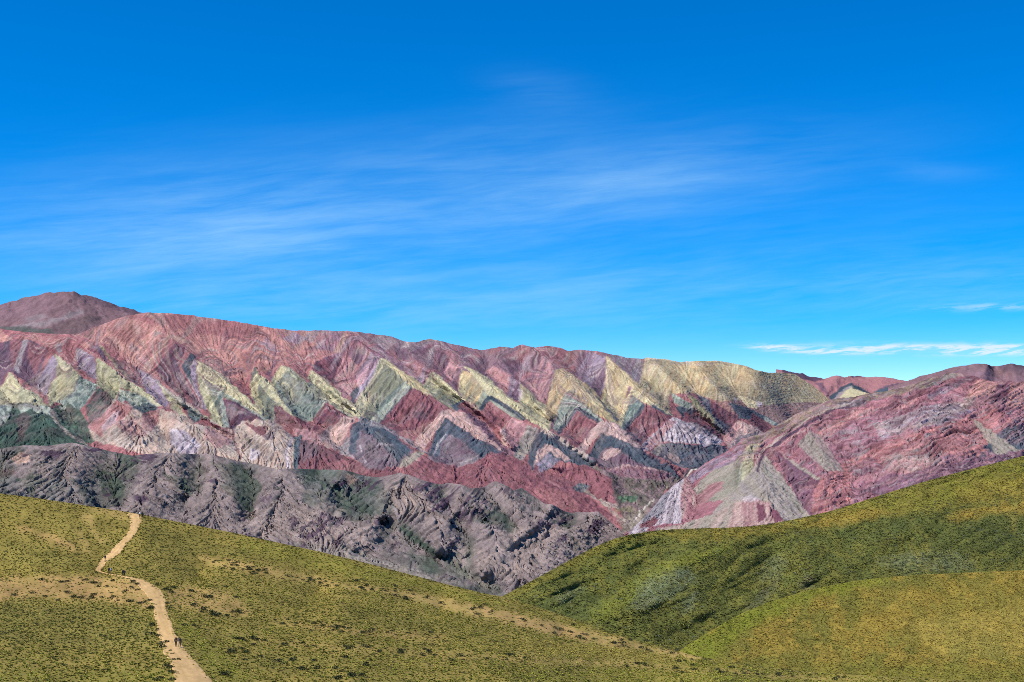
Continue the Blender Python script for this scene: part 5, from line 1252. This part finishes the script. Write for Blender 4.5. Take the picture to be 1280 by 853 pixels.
def tufts(name, P, size, colr, blades, seed, mat, flat=0.75):
    """many small tufts as one mesh of leaf blades"""
    rg = np.random.default_rng(seed)
    n = len(P)
    ang = rg.uniform(0, 2 * np.pi, (n, blades))
    rad = rg.uniform(.25, .75, (n, blades))
    hgt = rg.uniform(.45, 1.0, (n, blades)) * flat
    wid = rg.uniform(.16, .34, (n, blades))
    ca, sa = np.cos(ang), np.sin(ang)
    s_ = size[:, None]
    tip = np.stack([ca * rad * s_, sa * rad * s_, hgt * s_], -1)
    bl = np.stack([(ca * .12 - sa * wid) * s_, (sa * .12 + ca * wid) * s_, -.06 * s_ * np.ones_like(ca)], -1)
    br = np.stack([(ca * .12 + sa * wid) * s_, (sa * .12 - ca * wid) * s_, -.06 * s_ * np.ones_like(ca)], -1)
    V = np.stack([bl, br, tip], 2) + P[:, None, None, :]
    V = V.reshape(-1, 3)
    Cc = np.repeat(colr[:, None, :], blades, 1) * rg.uniform(.75, 1.25, (n, blades, 1))
    Cc = np.repeat(Cc[:, :, None, :], 3, 2).reshape(-1, 3)
    Fq = np.arange(len(V)).reshape(-1, 3)
    return mesh_np(name, V, Fq, mat, np.clip(Cc, .005, .6), False, 'stuff')


def sand_mask(px, py):
    wx = px + 5 * fbm2(px / 9, py / 9, 4, 411, .6)
    wy = py + 5 * fbm2(px / 9, py / 9, 4, 451, .6)
    m = np.zeros(px.shape)
    for _, p, a in SAND:
        m = np.maximum(m, inside(p, wx, wy) * a)
    return m


def green_tone(px, py, items, base):
    """tone of the ground cover at a spot"""
    c = np.zeros((len(px), 3)) + srgb(GP[base])
    wx = px + 6 * fbm2(px / 12, py / 9, 3, 471)
    wy = py + 6 * fbm2(px / 12, py / 9, 3, 475)
    for it in items:
        m = inside(it[1], wx, wy)
        if it[0] in ('sand', 'psand', 'rockg'):
            continue
        a_ = it[2].get('a', 1) if len(it) > 2 and isinstance(it[2], dict) else it[2]
        c[m] = c[m] * (1 - a_) + srgb(GP[it[0]]) * a_
    return c * KALB


rg = np.random.default_rng(5)
pp = scatter(near_pt, 70000, -60, 1340, TOP_N, near_depth, 905, 91, 3.0)
off = ~inside(path_poly, pp[:, 0], pp[:, 1])
pp = pp[off]
e_i = rg.integers(0, NL, 1100)
e_s = rg.uniform(0, 1, 1100) < .5
e_p = np.where(e_s[:, None], l[e_i], r[e_i]) + np.where(e_s, 1, -1)[:, None] * dirv[e_i] * (np.abs(rg.normal(0, .09, 1100)) * np.clip(scale_px[e_i], 2, 30))[:, None]
pp = np.r_[pp, e_p]
sm = sand_mask(pp[:, 0], pp[:, 1])
pp = pp[rg.uniform(0, 1, len(pp)) > sm * .93]
tone = green_tone(pp[:, 0], pp[:, 1], GREEN, 'grass')
kind = rg.uniform(0, 1, len(pp))
mul = np.where(kind < .5, 1.0, np.where(kind < .84, 1.4, .62))
tone = tone * (mul * rg.uniform(.85, 1.15, len(pp)))[:, None]
tone[kind > .84] *= np.array([.86, 1.0, .9])
tone *= (1 + .32 * fbm2(pp[:, 0] / 26, pp[:, 1] / 11, 4, 191, .6))[:, None]
straw = rg.uniform(0, 1, len(pp)) < np.clip(.14 + .35 * fbm2(pp[:, 0] / 34, pp[:, 1] / 10, 3, 192), .03, .6)
tone[straw] = srgb(GP['straw']) * KALB * rg.uniform(.8, 1.1, (straw.sum(), 1))
size = rg.uniform(.26, .60, len(pp)) * np.where(kind > .78, 1.1, 1)
tufts('grass', near_pt(pp[:, 0], pp[:, 1]), size, tone * 1.13, 9, 92, grass_m, .5)

pp = scatter(green_pt, 60000, 600, 1330, TOP_G, gd, 832, 93, 3.0)
tone = green_tone(pp[:, 0], pp[:, 1], GI, 'olive') * (1 + .3 * fbm2(pp[:, 0] / 26, pp[:, 1] / 16, 4, 194))[:, None]
kind = rg.uniform(0, 1, len(pp))
tone = tone * (np.where(kind < .5, 1.0, np.where(kind < .72, 1.4, .5)) * rg.uniform(.8, 1.2, len(pp)))[:, None]
tufts('grass', green_pt(pp[:, 0], pp[:, 1]), rg.uniform(.5, 1.25, len(pp)), tone * 1.15, 5, 94, grass_m, .45)
pp = scatter(ochre_pt, 34000, 820, 1330, TOP_H, hd, 870, 95, 3.0)
tone = green_tone(pp[:, 0], pp[:, 1], HI, 'ochre') * (1 + .3 * fbm2(pp[:, 0] / 30, pp[:, 1] / 16, 4, 193))[:, None]
kind = rg.uniform(0, 1, len(pp))
tone = tone * (np.where(kind < .5, 1.0, np.where(kind < .75, 1.3, .5)) * rg.uniform(.8, 1.2, len(pp)))[:, None]
tufts('grass', ochre_pt(pp[:, 0], pp[:, 1]), rg.uniform(.3, .75, len(pp)), tone * 1.12, 5, 96, grass_m, .45)

# dark shrubs: one dome of small leaves on a few stems
leaf_m = plant_material('shrub_leaves')


def shrub_mesh(seed, n=90):
    r_ = np.random.default_rng(seed)
    lob = r_.uniform(-.45, .45, (4, 2))
    V, Cc = [], []
    for i in range(n):
        c = lob[r_.integers(4)]
        a_, e = r_.uniform(0, 2 * np.pi), math.asin(r_.uniform(0, 1))
        rr = r_.uniform(.45, .72)
        p = np.array([c[0] + rr * math.cos(a_) * math.cos(e), c[1] + rr * math.sin(a_) * math.cos(e), .08 + .72 * rr * math.sin(e) * 1.25])
        d1, d2 = r_.normal(size=3), r_.normal(size=3)
        d1 /= np.linalg.norm(d1)
        d2 -= d1 * d1.dot(d2)
        d2 /= np.linalg.norm(d2)
        s_ = r_.uniform(.10, .2)
        V += [p + d1 * s_, p + d2 * s_ * .6, p - d1 * s_, p - d2 * s_ * .6]
        base_ = srgb([(50, 58, 34), (66, 72, 40), (40, 46, 30), (84, 84, 50)][r_.integers(4)])
        Cc += [base_ * r_.uniform(.8, 1.2)] * 4
    for i in range(5):                      # stems
        a_ = r_.uniform(0, 2 * np.pi)
        q0 = np.array([.08 * math.cos(a_), .08 * math.sin(a_), -.15])
        q1 = np.array([.45 * math.cos(a_), .45 * math.sin(a_), .45])
        t_ = np.array([-math.sin(a_), math.cos(a_), 0]) * .03
        V += [q0 - t_, q0 + t_, q1 + t_ * .4, q1 - t_ * .4]
        Cc += [srgb((82, 66, 50))] * 4
    return np.array(V), np.array(Cc)


def shrub_object(name, V, Cc):
    o = mesh_np(name, V, np.arange(len(V)).reshape(-1, 4), leaf_m, Cc, False)
    return o


protos = []
meshes = []
for k in range(6):
    V_, C_c = shrub_mesh(500 + k)
    meshes.append((V_, C_c))


def crop_pts(lst, ox, oy, sc):
    return [(ox + a_ / sc, oy + b_ / sc) for a_, b_ in lst]


LEFT_SAND = crop_pts([(210, 103), (300, 112), (322, 112), (340, 110), (405, 92), (432, 102), (463, 118), (478, 118), (488, 136), (538, 135), (563, 108), (668, 110), (657, 140), (685, 125), (683, 152), (624, 160), (510, 190), (474, 177), (457, 195), (405, 193), (370, 190),
                      (338, 167), (230, 185), (165, 168), (70, 180), (640, 210), (652, 211), (697, 220), (725, 215), (748, 206), (748, 244), (762, 245), (590, 205), (560, 190), (290, 205)], 0, 700, 4)
PATH_EDGE = crop_pts([(820, 147), (838, 150), (850, 157), (862, 167), (838, 220), (845, 245), (785, 127), (765, 330), (792, 350), (770, 372), (785, 385), (850, 540), (835, 535), (865, 567), (795, 602), (860, 602), (810, 440), (800, 425)], 0, 700, 4)
ON_PATH = crop_pts([(874, 501), (893, 501)], 0, 700, 4)
NEAR_PATH = crop_pts([(826, 414), (838, 414)], 0, 700, 4)
SMALL_ON_PATH = crop_pts([(852, 456), (862, 471)], 0, 700, 4)
RIGHT = crop_pts([(955, 158), (968, 160), (948, 183), (1025, 188), (1055, 190), (1012, 248), (1003, 263), (1020, 258), (1055, 270), (1065, 280), (1085, 280), (1095, 276), (1125, 137), (1160, 264), (1188, 262), (1200, 264), (1180, 190), (975, 332), (1135, 282), (1205, 400), (1220, 405), (1212, 395), (1265, 396), (1280, 405), (1225, 465),
                  (1130, 577), (1120, 580), (875, 142), (970, 232), (920, 330)], 0, 700, 4)
rs = np.random.default_rng(77)


def along(poly, n, spread):
    q_ = resample(poly, 1.0)
    idx = rs.integers(0, len(q_), n)
    return [(q_[i][0] + rs.normal() * 3, q_[i][1] + rs.normal() * spread) for i in idx]


BAND1 = along([(262, 704), (330, 716), (420, 731)], 46, 3.0)
BAND2 = along([(440, 734), (520, 746), (600, 764), (700, 788), (800, 811), (866, 822)], 66, 4.0)
BAND3 = along([(340, 777), (430, 787), (560, 797)], 28, 2.5)
BAND4 = along([(320, 803), (470, 813), (660, 825), (860, 836), (1060, 849)], 50, 2.5)
LOWER_RIGHT = along([(280, 800), (360, 830), (470, 845)], 20, 9)
UPPER_LEFT = along([(10, 655), (60, 670), (120, 684)], 24, 8)
PATCH_DARK = along([(0, 765), (90, 772), (180, 784)], 16, 10)
count = 0


def put_shrubs(lst, size, label, group, jitter=.3):
    global count
    for (x, y) in lst:
        k = rs.integers(6)
        if len(protos) <= k or protos[k] is None:
            pass
        if k not in made:
            o = shrub_object('shrub', *meshes[k])
            made[k] = o
        else:
            o = made[k].copy()
            COL.objects.link(o)
        p = near_pt(x, y)[0]
        s_ = size * (1 + rs.uniform(-jitter, jitter))
        o.location = p
        o.scale = (s_, s_ * rs.uniform(.85, 1.15), s_ * rs.uniform(.75, 1.05))
        o.rotation_euler = (0, 0, rs.uniform(0, 6.28))
        tag(o, label, 'shrub', group)
        count += 1


made = {}
put_shrubs(LEFT_SAND, .86, 'dark low shrub on the bare sandy patch left of the path bend', 'shrubs on the sandy patch left of the path')
put_shrubs(PATH_EDGE, .80, 'dark shrub rooted along the very edge of the dirt path', 'shrubs along the path edge')
put_shrubs([ON_PATH[0]], .55, 'left one of two dark bushes on the path below the nearest hikers', 'shrub pair on the path', 0)
put_shrubs([ON_PATH[1]], .55, 'right one of two dark bushes on the path below the nearest hikers', 'shrub pair on the path', 0)
put_shrubs([NEAR_PATH[0]], .66, 'left half of the rounded shrub clump level with the nearest hikers', 'shrub clump beside the nearest hikers', 0)
put_shrubs([NEAR_PATH[1]], .62, 'right half of the rounded shrub clump level with the nearest hikers', 'shrub clump beside the nearest hikers', 0)
put_shrubs([SMALL_ON_PATH[0]], .42, 'smallest brown shrub on the path margin, upper of two', 'small shrubs on the path margin', 0)
put_shrubs([SMALL_ON_PATH[1]], .5, 'small brown shrub on the path margin, lower of two', 'small shrubs on the path margin', 0)
put_shrubs(RIGHT, .92, 'dark shrub on the stony grass just right of the path', 'shrubs on the slope right of the path')
put_shrubs(BAND1, .74, 'small dark shrub in the upper sandy strip on the near hill', 'shrubs in the upper sandy strip')
put_shrubs(BAND2, .84, 'dark shrub in the long bare strip running down the near hill crest', 'shrubs in the long sandy strip by the crest')
put_shrubs(BAND3, .66, 'dark shrub in the short middle sandy strip on the near hill', 'shrubs in the middle sandy strip')
put_shrubs(BAND4, .82, 'dark shrub in the lowest faint sandy strip across the foreground', 'shrubs in the lowest sandy strip')
put_shrubs(LOWER_RIGHT, .9, 'dark shrub scattered in the foreground grass right of the path bottom', 'shrubs in the foreground grass')
# the rest are too many to count: one mass
rest = scatter(near_pt, 5200, -40, 1320, TOP_N, near_depth, 890, 97, 3.0)
rest = rest[~inside(path_poly, rest[:, 0], rest[:, 1])]
dens = np.clip(fbm2(rest[:, 0] / 30, rest[:, 1] / 12, 4, 98) * 1.8 + .30, .03, 1)
rest = rest[rs.uniform(0, 1, len(rest)) < dens]
cx_ = rs.uniform(-20, 1000, 260)
rest = np.r_[rest, np.array(UPPER_LEFT), np.array(PATCH_DARK), np.c_[cx_, np.interp(cx_, [p[0] for p in TOP_N], [p[1] for p in TOP_N]) + np.abs(rs.normal(0, 2.0, 260)) + .2]]
rest = rest[~inside(path_poly, rest[:, 0], rest[:, 1])]
Vs, Cs = [], []
RP = near_pt(rest[:, 0], rest[:, 1])
for i in range(len(rest)):
    V_, C_c = meshes[rs.integers(6)]
    V_, C_c = V_[:160], C_c[:160]
    a_, s_ = rs.uniform(0, 6.28), rs.uniform(.24, .56)
    Rm = np.array([[math.cos(a_), -math.sin(a_), 0], [math.sin(a_), math.cos(a_), 0], [0, 0, .9]])
    Vs.append(V_ @ Rm.T * s_ + RP[i])
    Cs.append(C_c * rs.uniform(.8, 1.4))
Vs, Cs = np.concatenate(Vs), np.concatenate(Cs)
mesh_np('low_scrub', Vs, np.arange(len(Vs)).reshape(-1, 4), leaf_m, Cs, False, 'stuff')
rest = scatter(green_pt, 9000, 610, 1330, TOP_G, gd, 830, 99, 3.0)
dens = np.clip(fbm2(rest[:, 0] / 38, rest[:, 1] / 22, 4, 198) * 2.2 + .12 + .3 * inside([(640, 765), (700, 725), (800, 680), (900, 690), (1000, 690), (1160, 655), (1290, 645), (1290, 700), (1000, 740), (860, 805)], rest[:, 0], rest[:, 1]), .02, 1)
rest = rest[rs.uniform(0, 1, len(rest)) < dens]
Vs, Cs = [], []
cx_ = rs.uniform(630, 1320, 420)
rest = np.r_[rest, np.c_[cx_, np.interp(cx_, [p[0] for p in TOP_G], [p[1] for p in TOP_G]) + np.abs(rs.normal(0, 2.0, 420)) + .2]]
RP = green_pt(rest[:, 0], rest[:, 1])
for i in range(len(rest)):
    V_, C_c = meshes[rs.integers(6)]
    V_, C_c = V_[:100], C_c[:100]
    a_, s_ = rs.uniform(0, 6.28), rs.uniform(.6, 1.5)
    Rm = np.array([[math.cos(a_), -math.sin(a_), 0], [math.sin(a_), math.cos(a_), 0], [0, 0, .7]])
    Vs.append(V_ @ Rm.T * s_ + RP[i])
    Cs.append(C_c * rs.uniform(.9, 1.7) if rs.uniform() > .15 else np.ones_like(C_c) * srgb(GP['sage']) * rs.uniform(.5, .8))
Vs, Cs = np.concatenate(Vs), np.concatenate(Cs)
mesh_np('low_scrub', Vs, np.arange(len(Vs)).reshape(-1, 4), leaf_m, Cs, False, 'stuff')
print('shrubs', count)

# ------------------------------------------------------------------ hikers
def cloth(name, c, rough=.85):
    m = bpy.data.materials.new(name)
    m.use_nodes = True
    t = NT(m.node_tree)
    b = m.node_tree.nodes['Principled BSDF']
    tcn = t.n('ShaderNodeTexCoord')
    nz = t.noise(tcn.outputs['Object'], 9, 4)
    l_ = srgb(c)
    m.node_tree.links.new(t.mix(nz, tuple(l_ * .75) + (1,), tuple(np.clip(l_ * 1.25, 0, .85)) + (1,)), b.inputs['Base Color'])
    b.inputs['Roughness'].default_value = rough
    return m


MAT = dict(skin=cloth('skin', (176, 128, 100), .6), black=cloth('black_cloth', (26, 26, 32)), navy=cloth('navy_cloth', (30, 34, 56)), wine=cloth('dark_wine_cloth', (48, 22, 28)), white=cloth('white_cloth', (226, 222, 216)), olive=cloth('dark_olive_cloth', (38, 46, 34)),
           grey=cloth('grey_cloth', (70, 74, 82)), dark=cloth('dark_trousers', (30, 30, 34)), jeans=cloth('dark_jeans', (48, 54, 66)), hair=cloth('dark_hair', (30, 22, 18)), boot=cloth('boot_leather', (40, 32, 28)), pack=cloth('grey_pack', (58, 60, 64)))


def skin_mesh(name, verts, edges, radii, mat, parent, sub=1, root=0):
    me = bpy.data.meshes.new(name)
    me.from_pydata(verts, edges, [])
    o = bpy.data.objects.new(name, me)
    COL.objects.link(o)
    o.modifiers.new('skin', 'SKIN')
    if not me.skin_vertices:
        bm = bmesh.new()
        bm.from_mesh(me)
        bm.verts.layers.skin.verify()
        bm.to_mesh(me)
        bm.free()
    for i, r_ in enumerate(radii):
        sv = me.skin_vertices[0].data[i]
        sv.radius = (r_, r_) if not isinstance(r_, tuple) else r_
        sv.use_root = (i == root)
    if sub:
        sm_ = o.modifiers.new('smooth', 'SUBSURF')
        sm_.levels = sm_.render_levels = sub
    dg = bpy.context.evaluated_depsgraph_get()
    dg.update()
    new = bpy.data.meshes.new_from_object(o.evaluated_get(dg))
    o.modifiers.clear()
    o.data = new
    new.name = name
    for p_ in new.polygons:
        p_.use_smooth = True
    new.materials.clear()
    if mat: new.materials.append(mat)
    if parent: o.parent = parent
    return o


def person(loc, rot, height, stride, top, legs, label, group, pack=None, hat=None, long_hair=False, lean=0.03):
    """walking figure facing -Y of its own frame turned by rot; z = 0 at the soles"""
    k = height / 1.75
    v, e, r_ = [], [], []

    def add(p, rad, par=None):
        v.append((p[0] * k, p[1] * k, p[2] * k))
        r_.append(rad * k if not isinstance(rad, tuple) else (rad[0] * k, rad[1] * k))
        if par is not None: e.append((par, len(v) - 1))
        return len(v) - 1
    pel = add((0, 0, .95), (.135, .10))
    wst = add((0, -lean * .3, 1.10), (.125, .09), pel)
    chs = add((0, -lean * .8, 1.30), (.155, .105), wst)
    nb = add((0, -lean, 1.45), (.075, .07), chs)
    nk = add((0, -lean - .01, 1.52), .052, nb)
    hd1 = add((0, -lean - .03, 1.60), (.072, .085), nk)
    hd2 = add((0, -lean - .025, 1.69), (.07, .088), hd1)
    joints = {}
    for s_ in (-1, 1):
        sh = add((s_ * .19, -lean * .9, 1.41), .058, nb)
        f = -s_ * stride * .55
        el = add((s_ * .245, -lean - f * .30 + .04, 1.14), .043, sh)
        wr_ = add((s_ * .245, -lean - f * .75 - .05, .91), .029, el)
        pa = add((s_ * .24, -lean - f * .82 - .065, .84), (.036, .02), wr_)
        joints['wrist', s_] = Vector(v[wr_]); joints['palm', s_] = Vector(v[pa])
        hp = add((s_ * .095, 0, .90), .088, pel)
        g = s_ * stride
        kn = add((s_ * .10, -g * .5 - .03, .50), .058, hp)
        an = add((s_ * .105, -g * .95 + (.06 if g < 0 else 0), .10 + (.06 if g < 0 else 0)), .038, kn)
        joints['hip', s_] = hp; joints['knee', s_] = kn; joints['ankle', s_] = an
        toe = add((v[an][0] / k, v[an][1] / k - .15, .035), (.04, .028), an)
        joints['toe', s_] = toe
    root = bpy.data.objects.new('person', None)
    COL.objects.link(root)
    body = skin_mesh('body', v, e, r_, MAT['skin'], root)
    # face and hands belong to the body
    bm = bmesh.new()
    bm.from_mesh(body.data)

    def cone(a_, b_, r1, r2, n=6):
        a_, b_ = Vector(a_), Vector(b_)
        d = (b_ - a_)
        m_ = Vector((0, 0, 1)).rotation_difference(d.normalized()).to_matrix()
        ra = [bm.verts.new(a_ + m_ @ Vector((r1 * math.cos(t), r1 * math.sin(t), 0))) for t in np.linspace(0, 2 * math.pi, n, False)]
        rb = [bm.verts.new(b_ + m_ @ Vector((r2 * math.cos(t), r2 * math.sin(t), 0))) for t in np.linspace(0, 2 * math.pi, n, False)]
        for i in range(n):
            bm.faces.new((ra[i], ra[(i + 1) % n], rb[(i + 1) % n], rb[i]))
        bm.faces.new(rb)
    hc = Vector(v[hd1])
    cone(hc + Vector((0, -.07 * k, .035 * k)), hc + Vector((0, -.112 * k, -.002 * k)), .012 * k, .016 * k)                 # nose
    cone(hc + Vector((-.026 * k, -.083 * k, -.032 * k)), hc + Vector((.026 * k, -.083 * k, -.032 * k)), .008 * k, .008 * k)   # lips
    for s_ in (-1, 1):
        cone(hc + Vector((s_ * .068 * k, .01 * k, -.01 * k)), hc + Vector((s_ * .088 * k, .018 * k, .025 * k)), .018 * k, .012 * k)    # ears
        cone(hc + Vector((s_ * .03 * k, -.072 * k, .04 * k)), hc + Vector((s_ * .03 * k, -.086 * k, .04 * k)), .012 * k, .006 * k)    # eyes
        w_, p_ = joints['wrist', s_], joints['palm', s_]
        d = (p_ - w_).normalized()
        for i, ln in enumerate((.062, .072, .068, .052)):
            side = Vector((0, (-1.5 + i) * .019 * k, 0))
            b0 = p_ + side
            b1 = b0 + d * ln * .55 * k
            b2 = b1 + (d + Vector((-s_ * .7, 0, 0))).normalized() * ln * .5 * k
            cone(b0, b1, .0095 * k, .009 * k, 5)
            cone(b1, b2, .009 * k, .006 * k, 5)
        t0 = p_ + Vector((0, -.03 * k, .02 * k))
        t1 = t0 + (d * .6 + Vector((-s_ * .2, -.7, 0))).normalized() * .032 * k
        cone(t0, t1, .011 * k, .0095 * k, 5)
        cone(t1, t1 + (d + Vector((-s_ * .5, -.1, 0))).normalized() * .028 * k, .0095 * k, .007 * k, 5)
    bm.to_mesh(body.data)
    bm.free()
    for p_ in body.data.polygons:
        p_.use_smooth = True

    def garment(name, idx, extra, grow, mat):
        """a shell over the chosen joints"""
        mp = {i: n for n, i in enumerate(idx)}
        vv = [v[i] for i in idx]
        ee = [(mp[a_], mp[b_]) for a_, b_ in e if a_ in mp and b_ in mp]
        rr = [((r_[i][0] + grow, r_[i][1] + grow) if isinstance(r_[i], tuple) else r_[i] + grow) for i in idx]
        return skin_mesh(name, vv, ee, rr, mat, root)
    arms = [i for i in range(len(v)) if i in (7, 8, 9) or i in (15, 16, 17)]
    garment('jacket', [0, 1, 2, 3] + arms, None, .022 * k, MAT[top])
    lg = [0] + [joints[j, s_] for s_ in (-1, 1) for j in ('hip', 'knee', 'ankle')]
    garment('trousers', lg, None, .016 * k, MAT[legs])
    for s_ in (-1, 1):
        a_, t_ = v[joints['ankle', s_]], v[joints['toe', s_]]
        skin_mesh('boot', [(a_[0], a_[1] + .05 * k, a_[2] - .06 * k), (a_[0], a_[1], a_[2] - .055 * k), t_], [(0, 1), (1, 2)], [.042 * k, .052 * k, (.046 * k, .036 * k)], MAT['boot'], root)
    h_ = v[hd2]
    if hat:
        hb = bmesh.new()
        rings = [(.17, .035), (.172, .028), (.10, .035), (.098, .09), (.07, .125)]
        prev = None
        for rad, zz in rings:
            ring = [hb.verts.new((h_[0] + rad * k * math.cos(t), h_[1] + rad * k * math.sin(t), h_[2] + zz * k)) for t in np.linspace(0, 2 * math.pi, 14, False)]
            if prev:
                for i in range(14):
                    hb.faces.new((prev[i], prev[(i + 1) % 14], ring[(i + 1) % 14], ring[i]))
            prev = ring
        hb.faces.new(prev)
        hm = bpy.data.meshes.new('hat')
        hb.to_mesh(hm)
        hb.free()
        hm.materials.append(MAT[hat])
        ho = bpy.data.objects.new('hat', hm)
        COL.objects.link(ho)
        ho.parent = root
    hv = [(h_[0], h_[1] + .02 * k, h_[2] + .02 * k), (h_[0], h_[1] + .055 * k, h_[2] - .05 * k)]
    he, hr = [(0, 1)], [(.08 * k, .088 * k), (.078 * k, .055 * k)]
    if long_hair:
        hv.append((h_[0], h_[1] + .075 * k, h_[2] - .20 * k)); he.append((1, 2)); hr.append((.07 * k, .035 * k))
    skin_mesh('hair', hv, he, hr, MAT['hair'], root)
    if pack:
        skin_mesh('backpack', [(0, .13 * k, 1.10 * k), (0, .15 * k, 1.25 * k), (0, .12 * k, 1.40 * k)], [(0, 1), (1, 2)], [(.13 * k, .08 * k), (.15 * k, .10 * k), (.12 * k, .07 * k)], MAT[pack], root)
    root.location = loc
    root.rotation_euler = (0, 0, rot)
    tag(root, label, 'person', group)
    return root


def stand(px, py):
    return near_pt(px, py, 0.10)[0]


GRP = 'hikers on the dirt path'
AWAY = math.pi
person(stand(219.8, 809.2), AWAY + .1, 1.72, .16, 'wine', 'dark', 'hiker in dark wine jacket, left of the pair nearest the camera', GRP, hat=None)
person(stand(224.6, 809.3), AWAY - .15, 1.70, -.17, 'navy', 'jeans', 'hiker in dark navy jacket, right of the pair nearest the camera', GRP, long_hair=True)
person(stand(153.6, 721.0), AWAY + .9, 1.74, .18, 'black', 'dark', 'hiker in black on the path bend, left of a close dark pair', GRP)
person(stand(155.7, 721.2), AWAY + .8, 1.66, -.16, 'navy', 'dark', 'hiker in dark blue on the path bend, right of a close dark pair', GRP, pack='black')
person(stand(136.1, 718.0), AWAY + .9, 1.70, .17, 'black', 'dark', 'hiker in black jacket beside one in white on the path bend', GRP, pack='pack')
person(stand(138.6, 718.3), AWAY + 1.1, 1.64, -.15, 'white', 'dark', 'hiker in white top on the path bend beside one in black', GRP, long_hair=True)
person(stand(131.3, 702.0), AWAY - .5, 1.70, .2, 'black', 'dark', 'lone hiker in dark clothes at the left margin of the rising path', GRP, pack='black')
person(stand(174.6, 647.6), AWAY, 1.75, .14, 'white', 'black', 'hiker in white shirt and black trousers at the crest of the path', GRP, hat='black')
person(stand(177.6, 647.2), AWAY - .1, 1.68, -.14, 'olive', 'black', 'hiker in dark olive top beside the white shirt at the crest', GRP, long_hair=True)
